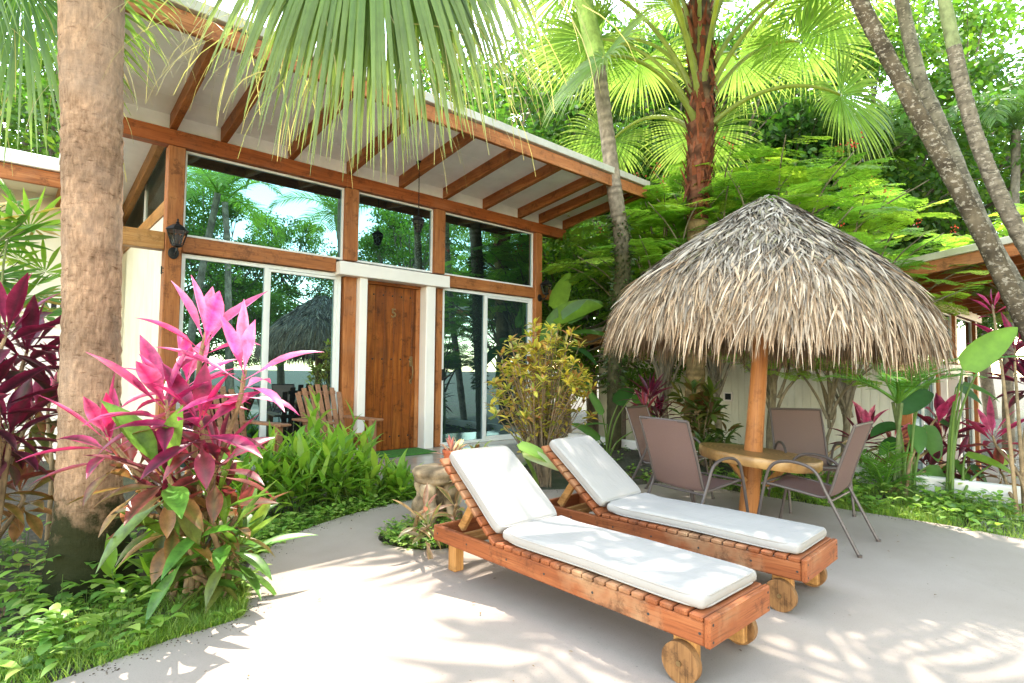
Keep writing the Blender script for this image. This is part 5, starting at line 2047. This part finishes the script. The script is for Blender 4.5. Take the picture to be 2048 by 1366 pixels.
# broad dark crotons against the wall
def leafy_bush(label, base, n_st, H, R, L, wd, pal, name='croton', cat='shrub', group=None, per=16, twig=(.25, .18, .11), upw=.5, mat='leaf', droop=.5, prof=(.12, .5, .95, 1.0, .7, .06)):
    t = thing(name, label, cat, tuple(base), 0, group)
    wd_, lf = MB(), MB()
    for i in range(n_st):
        a = i * 2.4 + rs.uniform(-.3, .3)
        u = (i + .5) / n_st
        rr = R * math.sqrt(u) * rs.uniform(.8, 1.1)
        z = H * (1 - .45 * u * u) * rs.uniform(.72, 1.04)
        e = A([rr * math.cos(a), rr * math.sin(a), z])
        s = A([rs.normal(0, .05), rs.normal(0, .05), -.03])
        q = spline([s, e * A([.35, .35, .5]) + rs.normal(0, .04, 3), e], 14)
        tube(wd_, q, np.linspace(.014, .004, 14), 5, twig)
        idx_ = rs.randint(6, 14, per)
        idx_[: per // 2] = 13
        az = rs.uniform(0, 2 * pi, per)
        ev = rs.uniform(-.3, 1.1, per) * upw * 2
        D = np.stack([np.cos(az) * np.cos(ev), np.sin(az) * np.cos(ev), np.sin(ev)], -1)
        c = A(pal)[rs.randint(0, len(pal), per)] * rs.uniform(.7, 1.25, (per, 1))
        c2 = A(pal)[rs.randint(0, len(pal), per)]
        P_ = q[idx_] + rs.normal(0, .012, (per, 3))
        blades(lf, P_, D, np.cross(D, UPV + rs.normal(0, .3, 3)), L * rs.uniform(.65, 1.2, per), wd * rs.uniform(.8, 1.2, per), list(prof), droop * rs.uniform(.4, 1.3, per), .3, np.clip(c, 0, 1), edge=np.clip(.5 * c + .5 * c2, 0, 1), three=True)
    wd_.build('stems', 'bark', t)
    lf.build('foliage', mat, t)
    return t


CRO = [(.82, .64, .10), (.74, .62, .10), (.60, .56, .08), (.38, .42, .06), (.18, .26, .045), (.80, .66, .16), (.50, .36, .08), (.46, .20, .09), (.30, .34, .05), (.70, .58, .22), (.30, .12, .06)]
leafy_bush('yellow and orange leaved croton bush in front of the right sliding door', (4.74, 4.74, -.02), 95, 1.85, .66, .125, .020, CRO, per=20, group='croton bushes')
leafy_bush('dark broad leaved croton beside the mossy palm trunk behind the table', (7.15, 4.0, .04), 11, 1.05, .34, .30, .042, [(.08, .13, .02), (.16, .15, .03), (.14, .07, .03), (.06, .10, .02)], per=14, group='croton bushes')
leafy_bush('low croton with pale veined leaves behind the left dining chair', (6.95, 3.75, .04), 10, .45, .30, .22, .028, [(.07, .13, .03), (.13, .18, .05), (.05, .09, .02)], per=12, group='croton bushes')

# ginger clump before the deck
GIN = [(.20, .36, .04), (.26, .43, .05), (.34, .48, .07), (.15, .30, .035)]
GP = (.15, .75, 1.0, .95, .7, .35, .04)


def ginger(label, base, n, R, H, pal=GIN, L=.30, wd=.030, group='ginger clumps along the path', lean_=.25):
    t = thing('ginger_plant', label, 'plant', tuple(base), 0, group)
    wd_, lf = MB(), MB()
    for i in range(n):
        s = A([rs.normal(0, R * .6), rs.normal(0, R * .45), -.03])
        h = H * rs.uniform(.55, 1.1)
        e = s + A([rs.normal(0, lean_), rs.normal(0, lean_), 1.0]) * h
        q = spline([s, (s + e) / 2 + rs.normal(0, .015, 3), e], 10)
        tube(wd_, q, np.linspace(.006, .003, 10), 5, (.16, .26, .05))
        m = rs.randint(6, 10)
        tt = np.linspace(.35, 1, m)
        P_ = np.stack([np.interp(tt * 9, np.arange(10), q[:, j]) for j in range(3)], -1)
        az = rs.uniform(0, 6.28) + np.arange(m) * pi + rs.normal(0, .45, m)
        ev = np.linspace(.35, 1.1, m) + rs.normal(0, .15, m)
        D = np.stack([np.cos(az) * np.cos(ev), np.sin(az) * np.cos(ev), np.sin(ev)], -1)
        c = A(pal)[rs.randint(0, len(pal), m)] * rs.uniform(.8, 1.2, (m, 1))
        blades(lf, P_, D, np.cross(D, UPV), L * rs.uniform(.7, 1.2, m), wd * rs.uniform(.8, 1.2, m), list(GP), rs.uniform(.5, 1.2, m), .3, np.clip(c, 0, 1), three=True)
    wd_.build('stems', 'leaf', t)
    lf.build('foliage', 'leaf', t)
    return t


for lab, b_, n, R, H in (('ginger clump nearest the pink cordyline', (1.75, 5.3, -.03), 28, .28, .58),
                         ('ginger clump in front of the left sliding door', (2.15, 5.3, -.03), 30, .30, .60),
                         ('tall ginger clump in front of the slatted armchair', (2.52, 5.25, -.03), 28, .22, .62),
                         ('ginger clump at the corner of the path and deck', (2.95, 5.15, -.03), 18, .20, .24),
                         ('tall ginger shoots behind the ginger clumps at the deck edge', (2.45, 5.5, -.03), 7, .42, 1.0)):
    ginger(lab, b_, n, R, H)
ginger('low leafy ginger right of the deck corner', (3.65, 5.2, -.03), 20, .28, .18, L=.17)
ginger('lime green seedling at the foot of the front palm trunk', (.75, 3.95, -.03), 9, .14, .30, L=.22)

# broad leaved heliconias
def heliconia(label, base, leaves, stems=(), group='broad leaved heliconias'):
    """leaves: (tip point start, direction, normal, length, half width, colour, droop)"""
    base = A(base)
    t = thing('heliconia', label, 'plant', tuple(base), 0, group)
    lf, wd_ = MB(), MB()
    for (p, dr, nr, L, wd, col, dp) in leaves:
        p = A(p) - base
        s = A([rs.normal(0, .06), rs.normal(0, .06), -.03])
        q = spline([s, s * .5 + p * A([.35, .35, .6]), p], 14)
        tube(wd_, q, np.linspace(.016, .008, 14), 6, (.20, .30, .07))
        n_ = 15
        prof = [.06] + [math.sin(pi * min(1, .12 + .88 * (i / n_)) ** .8) ** .65 for i in range(1, n_)] + [.03]
        D = unit(A(dr))
        S = unit(np.cross(D, A(nr)))
        blades(lf, [p], [D], [S], L, wd, prof, dp, .22, A(col), edge=A(col) * .82, three=True)
    lf.build('leaves', 'leaf', t)
    wd_.build('stalks', 'leaf', t)
    return t


BG, MG, DG = (.22, .40, .04), (.10, .24, .04), (.05, .15, .04)
fr2 = -fw
heliconia('heliconia with one huge bright upright leaf at far right', gz(1900, 1000), [
    (at(1925, 738, 5.7), RT * .78 + UP * .66, -fw + A([0, 0, .5]), .70, .135, BG, .2),
    (at(1965, 720, 6.3), RT * 1.0 + UP * .15 - fw * .2, UPV, .62, .10, (.10, .24, .09), .5),
    (at(1925, 770, 6.4), RT * .9 - UP * .35 - fw * .3, UPV - fw * .4, .40, .11, MG, .5),
    (at(1912, 775, 6.6), RT * .8 - UP * .5 - fw * .2, UPV - fw * .6, .34, .13, (.10, .22, .10), .5),
    (at(1930, 910, 6.2), RT * .9 - UP * .25 - fw * .4, UPV - fw * .5, .52, .09, BG, .7),
    (at(1905, 920, 6.3), RT * .45 - UP * .8 - fw * .3, UPV - fw * .6, .36, .08, MG, .5),
    (at(1940, 930, 6.3), RT * .5 - UP * .8 - fw * .3, UPV - fw * .6, .30, .08, DG, .5),
    (at(1990, 925, 6.2), RT * .8 + UP * .3, -fw + UPV * .5, .22, .06, (.30, .45, .05), .3),
    (at(1895, 925, 6.4), -RT * .1 - UP * .9 - fw * .2, -fw, .30, .08, MG, .4)])
heliconia('heliconia with broad dark leaves beside the right dining chair', gz(1815, 990), [
    (at(1845, 775, 6.5), -RT * .75 - UP * .55 - fw * .3, UPV - fw * .8, .46, .16, DG, .5),
    (at(1800, 850, 6.6), -RT * .9 - UP * .1 - fw * .2, UPV - fw * .3, .44, .10, DG, .6),
    (at(1850, 850, 6.4), UP * -.9 + RT * .15 - fw * .3, -fw, .42, .11, MG, .3),
    (at(1870, 840, 6.5), RT * .9 - UP * .35, UPV - fw * .6, .36, .09, DG, .5),
    (at(1800, 880, 6.5), -RT * .8 - UP * .3 - fw * .2, UPV - fw * .5, .34, .09, DG, .6),
    (at(1860, 930, 6.3), RT * .3 - UP * .9 - fw * .2, -fw, .32, .09, MG, .4),
    (at(1830, 800, 6.7), UP * .8 + RT * .5, -fw, .3, .06, MG, .5),
    (at(1830, 850, 6.4), -RT * .2 + UP * -.5 - fw * .4, -fw + UPV, .36, .10, MG, .5)])
gx_, gy_ = 7.85, 7.6
heliconia('heliconia with glossy banana like leaves at the bungalow corner', (gx_, gy_, .05), [
    (at(1110, 620, 10.3), UP * .9 + RT * .3 - fw * .3, -fw + UPV * .3, .75, .17, BG, .3),
    (at(1105, 640, 10.2), RT * .95 + UP * .45 - fw * .2, -fw + UPV * .6, .95, .20, BG, .55),
    (at(1130, 670, 10.0), RT * .95 + UP * .1 - fw * .4, UPV - fw * .3, .95, .18, MG, .7),
    (at(1110, 690, 9.9), RT * .7 - UP * .1 - fw * .6, UPV, .95, .17, DG, .9),
    (at(1125, 640, 10.1), RT * .9 + UP * .6, -fw + UPV * .3, .8, .17, MG, .6),
    (at(1120, 720, 9.8), RT * .6 - UP * .6 - fw * .3, UPV - fw * .6, .7, .15, DG, .6),
    (at(1150, 730, 9.8), RT * .5 - UP * .8 - fw * .2, UPV - fw * .6, .6, .13, DG, .5),
    (at(1090, 700, 10.2), RT * .2 + UP * .9, -fw, .8, .15, MG, .6)])
heliconia('heliconia with hanging dark leaves by the slim palm base', (6.75, 5.35, .03), [
    (at(1235, 810, 8.4), UP * .5 + RT * .2 - fw * .2, -fw, .45, .12, DG, 1.6),
    (at(1265, 790, 8.3), RT * .6 - UP * .75 - fw * .3, UPV - fw * .6, .60, .12, MG, .4),
    (at(1215, 850, 8.2), -RT * .7 + UP * .1 - fw * .2, UPV, .45, .09, MG, .7),
    (at(1270, 860, 8.2), RT * .8 - UP * .4 - fw * .2, UPV, .40, .09, DG, .6),
    (at(1205, 830, 8.2), -RT * .3 + UP * .6, -fw, .5, .06, MG, .7),
    (at(1200, 880, 8.0), -RT * .6 + UP * .5, -fw, .5, .06, MG, .7)])
heliconia('canna with one bright leaf between the two loungers', gz(1085, 1040), [
    (at(1035, 890, 4.6), RT * .95 - UP * .35 - fw * .1, UPV - fw * .7, .36, .062, (.24, .42, .05), .5),
    (at(1045, 905, 4.6), RT * .95 - UP * .28 - fw * .3, UPV - fw * 1.0, .34, .055, (.55, .60, .30), .4)])
leafy_bush('small speckled shrub between the two lounger backrests', (3.05, 3.72, -.02), 22, .62, .34, .14, .02, [(.10, .18, .03), (.22, .26, .05), (.30, .12, .06), (.45, .35, .2)], per=16, name='shrub')

# island plants by the stool
m_ = None
cordyline('bronze leaved seedling in the round bed by the stone stool', (2.36, 3.72, -.02), [
    (at(850, 1020, 4.0), 9, .24, .019, [((.45, .22, .12), (.6, .3, .2)), ((.40, .20, .10), (.5, .25, .15)), ((.20, .20, .06), (.4, .3, .1)), ((.5, .42, .25), (.5, .3, .2))], .9),
    (at(860, 1050, 3.95), 9, .24, .020, [((.18, .26, .05), (.4, .2, .1)), ((.14, .24, .04), (.3, .2, .1)), ((.4, .25, .14), (.5, .3, .2))], 1.1)])
cordyline('narrow green and pink leaved shoot in front of the stone stool', (2.62, 3.60, -.02), [
    (at(912, 1010, 3.95), 7, .22, .022, [((.20, .24, .07), (.4, .25, .12)), ((.16, .22, .06), (.4, .22, .12)), ((.25, .2, .08), (.45, .2, .12))], .75)])
pp = thing('potted_bromeliad', 'pink and cream bromeliad in a small terracotta pot on the stone stool', 'potted plant', (2.93, 4.02, .49))
b = BX()
b.lathe([(.055, 0), (.075, .11), (.082, .112), (.082, .135), (.074, .135), (.072, .12)], seg=24)
b.build('pot', 'pot', pp, smooth=True)
h_ = MB()
rosette(h_, (0, 0, .13), UPV, 34, .17, .013, [((.55, .12, .14), (.7, .3, .3)), ((.60, .30, .28), (.7, .5, .4)), ((.5, .14, .18), (.65, .35, .3)), ((.62, .60, .40), (.65, .6, .45))], .9)
rosette(h_, (.05, -.03, .15), A([.4, -.3, 1]), 16, .12, .014, [((.62, .62, .42), (.7, .7, .5)), ((.45, .5, .25), (.6, .6, .4))], .9)
h_.build('foliage', 'leaf', pp)

# lady palm at the left edge: many small fans on canes
lp = thing('lady_palm', 'lady palm with pale starry fan leaves at the left edge', 'palm', (-.25, 5.3, 0))
lb = A([-.25, 5.3, 0])
wd_, lf = MB(), MB()
for i in range(30):
    px, py = rs.uniform(-70, 95), rs.uniform(400, 640)
    if i < 8:
        px, py = [(60, 430), (20, 460), (90, 545), (40, 520), (10, 410), (70, 590), (-10, 560), (30, 640)][i]
    h = at(px, py, rs.uniform(4.3, 5.2)) - lb
    s = A([rs.normal(0, .15), rs.normal(0, .15), 0])
    q = spline([s, s + A([0, 0, h[2] * .75]), h], 14)
    tube(wd_, q, np.linspace(.014, .004, 14), 5, (.20, .22, .08))
    az = rs.uniform(-1.2, 1.8)
    ax = RT * math.cos(az) + UP * math.sin(az) * .45 - fw * .35
    col = [(.34, .42, .12), (.13, .27, .05), (.20, .36, .06), (.42, .30, .08), (.09, .22, .04)][rs.randint(5)]
    fan_blade(lf, h, ax, UPV - fw * .5, rs.uniform(.30, .42), 11, 1.9, .45, col, None, .1, 6, .5, .62)
wd_.build('canes', 'bark', lp)
lf.build('fans', 'thinleaf', lp)

# small feather palm beside the wall right of the parasol
m_ = MB()
feather_frond(m_, .95, 22, .26, .010, 1.1, (.11, .26, .04), .95, .1, .4)
SMALLF = m_.mesh('small frond', 'leaf')
ap = thing('areca_palm', 'small feather palm behind the right dining chair', 'palm', tuple(gz(1800, 985)))
hh = A([0, 0, 1.0])
m_ = MB()
for s in (-.05, .06, .0):
    tube(m_, spline([(s, -s, -.05), (s * 1.4, 0, .5), (s, s, 1.0)], 12), .018, 7, (.16, .20, .08))
m_.build('canes', 'bark', ap)
crown(ap, hh, [SMALLF], 12, .2, (-.25, .35), (.8, 1.15))
fe = thing('areca_palm', 'low grassy feather palm at the foot of the broad dark heliconia', 'palm', tuple(gz(1770, 985)))
crown(fe, A([0, 0, .02]), [SMALLF], 13, .9, (-.25, .5), (.5, .75))


# ---------------------------------------------------------------- ground cover and grass
edge_xy = A(pts[:160])


def on_patio(x, y):
    inside = False
    n_ = len(pts)
    j = n_ - 1
    for i in range(n_):
        xi, yi = pts[i]
        xj, yj = pts[j]
        if (yi > y) != (yj > y) and x < (xj - xi) * (y - yi) / (yj - yi) + xi:
            inside = not inside
        j = i
    return inside and not in_island(x, y)


def scatter(n, x0, x1, y0, y1, dens=None):
    o = []
    while len(o) < n:
        x, y = rs.uniform(x0, x1), rs.uniform(y0, y1)
        if on_patio(x, y):
            continue
        if dens is not None and rs.uniform() > dens(x, y):
            continue
        o.append((x, y, max(ghgt(x, y), -.06)))
    return A(o)


def edged(x, y):
    return math.exp(-min(np.hypot(edge_xy[:, 0] - x, edge_xy[:, 1] - y)) / .35)


def weeds(mb, P_, h0, h1, L, wd, pal, stalks=4):
    for p in P_:
        h = rs.uniform(h0, h1)
        n = rs.randint(stalks, stalks * 2 + 1)
        az = rs.uniform(0, 6.28, n)
        D0 = np.stack([np.cos(az), np.sin(az), rs.uniform(-.1, .7, n)], -1)
        q = p + A([0, 0, 1]) * (h * rs.uniform(.4, 1, (n, 1))) + D0 * h * .35
        c = A(pal)[rs.randint(0, len(pal), n)] * rs.uniform(.75, 1.25, (n, 1))
        blades(mb, q, D0, np.cross(D0, UPV), L * rs.uniform(.6, 1.3, n), wd * rs.uniform(.7, 1.2, n), [.15, .85, 1, .6, .05], .7, .2, col=np.clip(c, 0, 1), three=True)
        tube(mb, [p - A([0, 0, .02]), p + A([0, 0, h])], [.0025, .0015], 3, (.12, .2, .04), 0, False)


WEED = [(.23, .40, .06), (.30, .46, .08), (.38, .50, .12), (.16, .31, .05), (.11, .23, .04)]
mb = MB()
patchy = lambda x, y: 1.0 if noise.noise((x * 2.2, y * 2.2, 8)) > -.12 else .06  # noqa
weeds(mb, scatter(150, -.9, 1.15, 3.05, 4.3, patchy), .05, .17, .075, .024, WEED)
weeds(mb, scatter(200, -.9, 1.15, 3.05, 4.3, patchy), .03, .10, .045, .016, WEED)
weeds(mb, scatter(26, -.7, 1.1, 3.1, 4.2), .12, .26, .12, .026, WEED, 3)
weeds(mb, scatter(140, -.6, 1.4, 4.2, 5.6), .05, .22, .08, .024, WEED)
weeds(mb, scatter(420, 1.1, 3.9, 4.2, 5.7, edged), .04, .14, .055, .018, WEED)
weeds(mb, A([(island_c[0] + r * math.cos(a), island_c[1] + r * math.sin(a), -.03) for r, a in zip(island_r * np.sqrt(rs.uniform(0, .95, 190)), rs.uniform(0, 6.28, 190))]), .03, .12, .05, .016, WEED + [(.30, .42, .08)])
weeds(mb, scatter(230, 6.1, 7.55, .75, 3.2), .05, .2, .09, .026, WEED)
weeds(mb, scatter(130, 5.5, 7.5, 3.2, 6.2, lambda x, y: .5), .03, .10, .07, .02, WEED)
tag(mb.build('ground_cover', 'leaf'), kind='stuff')
mb = MB()
GR = [(.24, .38, .06), (.31, .43, .08), (.38, .48, .11), (.18, .31, .05)]


def grass(P_, h0, h1):
    n = len(P_)
    az = rs.uniform(0, 6.28, n)
    D = np.stack([np.cos(az) * .5, np.sin(az) * .5, np.ones(n)], -1)
    c = A(GR)[rs.randint(0, 4, n)] * rs.uniform(.75, 1.25, (n, 1))
    blades(mb, P_ - A([0, 0, .01]), D, np.stack([-np.sin(az), np.cos(az), np.zeros(n)], -1), rs.uniform(h0, h1, n), rs.uniform(.0015, .0035, n), [1, .8, .5, .05], rs.uniform(.4, 1.6, n), col=np.clip(c, 0, 1))


grass(scatter(15000, -.9, 1.1, 3.05, 3.9, lambda x, y: edged(x, y) * (1.0 if noise.noise((x * 3, y * 3, 1)) > -.15 else .15)), .04, .13)
grass(scatter(5200, 1.1, 3.9, 4.2, 5.4, lambda x, y: edged(x, y) ** 1.6), .03, .09)
grass(scatter(12000, 6.05, 7.5, .62, 3.4, lambda x, y: (1.0 if noise.noise((x * 2.5, y * 2.5, 4)) > -.1 else .15) * (1 if y > .8 else .5)), .05, .16)
tag(mb.build('grass', 'leaf'), kind='stuff')
# gravel and dry litter
mb = MB()
oc = A([(1, 0, 0), (0, 1, 0), (-1, 0, 0), (0, -1, 0), (0, 0, .7), (0, 0, -.7)], float)
ot = A([(0, 1, 4), (1, 2, 4), (2, 3, 4), (3, 0, 4), (1, 0, 5), (2, 1, 5), (3, 2, 5), (0, 3, 5)])
for p in scatter(2600, 6.1, 7.55, -.4, 1.0):
    s = rs.uniform(.006, .02)
    M = euler(*rs.uniform(0, 6, 3))
    mb.add((oc * rs.uniform(.6, 1.2, (6, 1))) @ M.T * s + p + A([0, 0, .004]), None, ot, A([.42, .38, .34]) * rs.uniform(.5, 1.3))
tag(mb.build('gravel', 'stump', smooth=False), kind='stuff')
mb = MB()
P_ = np.vstack([scatter(520, -.8, 3.6, 3.2, 6.0), scatter(700, 5.3, 7.5, 1.5, 6.6), A([(rs.uniform(-.5, 6), rs.uniform(.6, 4.6), .004) for _ in range(130)])])
P_ = A([p if p[2] > 0 or not on_patio(p[0], p[1]) else p for p in P_])
n = len(P_)
az = rs.uniform(0, 6.28, n)
D = np.stack([np.cos(az), np.sin(az), rs.uniform(0, .25, n)], -1)
sz = np.where(P_[:, 2] > .003, rs.uniform(.008, .03, n), rs.uniform(.03, .11, n))
blades(mb, P_ + A([0, 0, .006]), D, np.cross(D, UPV), sz, sz * .2, [.1, .9, 1, .1], .4, .3, col=jit((.20, .12, .06), n, .5, .15), three=True)
for _ in range(900):
    k = rs.randint(12, 150)
    e0, e1 = edge_xy[k], edge_xy[min(k + 1, 159)]
    nrm = A([-(e1 - e0)[1], (e1 - e0)[0]])
    nrm = nrm / max(1e-6, np.linalg.norm(nrm))
    q_ = e0 + (e1 - e0) * rs.uniform() - nrm * abs(rs.normal(0, .07)) * (1 if on_patio(*(e0 - nrm * .05)) else -1)
    s_ = rs.uniform(.002, .006)
    mb.add(oc * s_ * rs.uniform(.6, 1.2, (6, 1)) + A([q_[0], q_[1], .002]), None, ot, A([.10, .075, .05]) * rs.uniform(.6, 1.4))
tag(mb.build('leaf_litter', 'thatch'), kind='stuff')
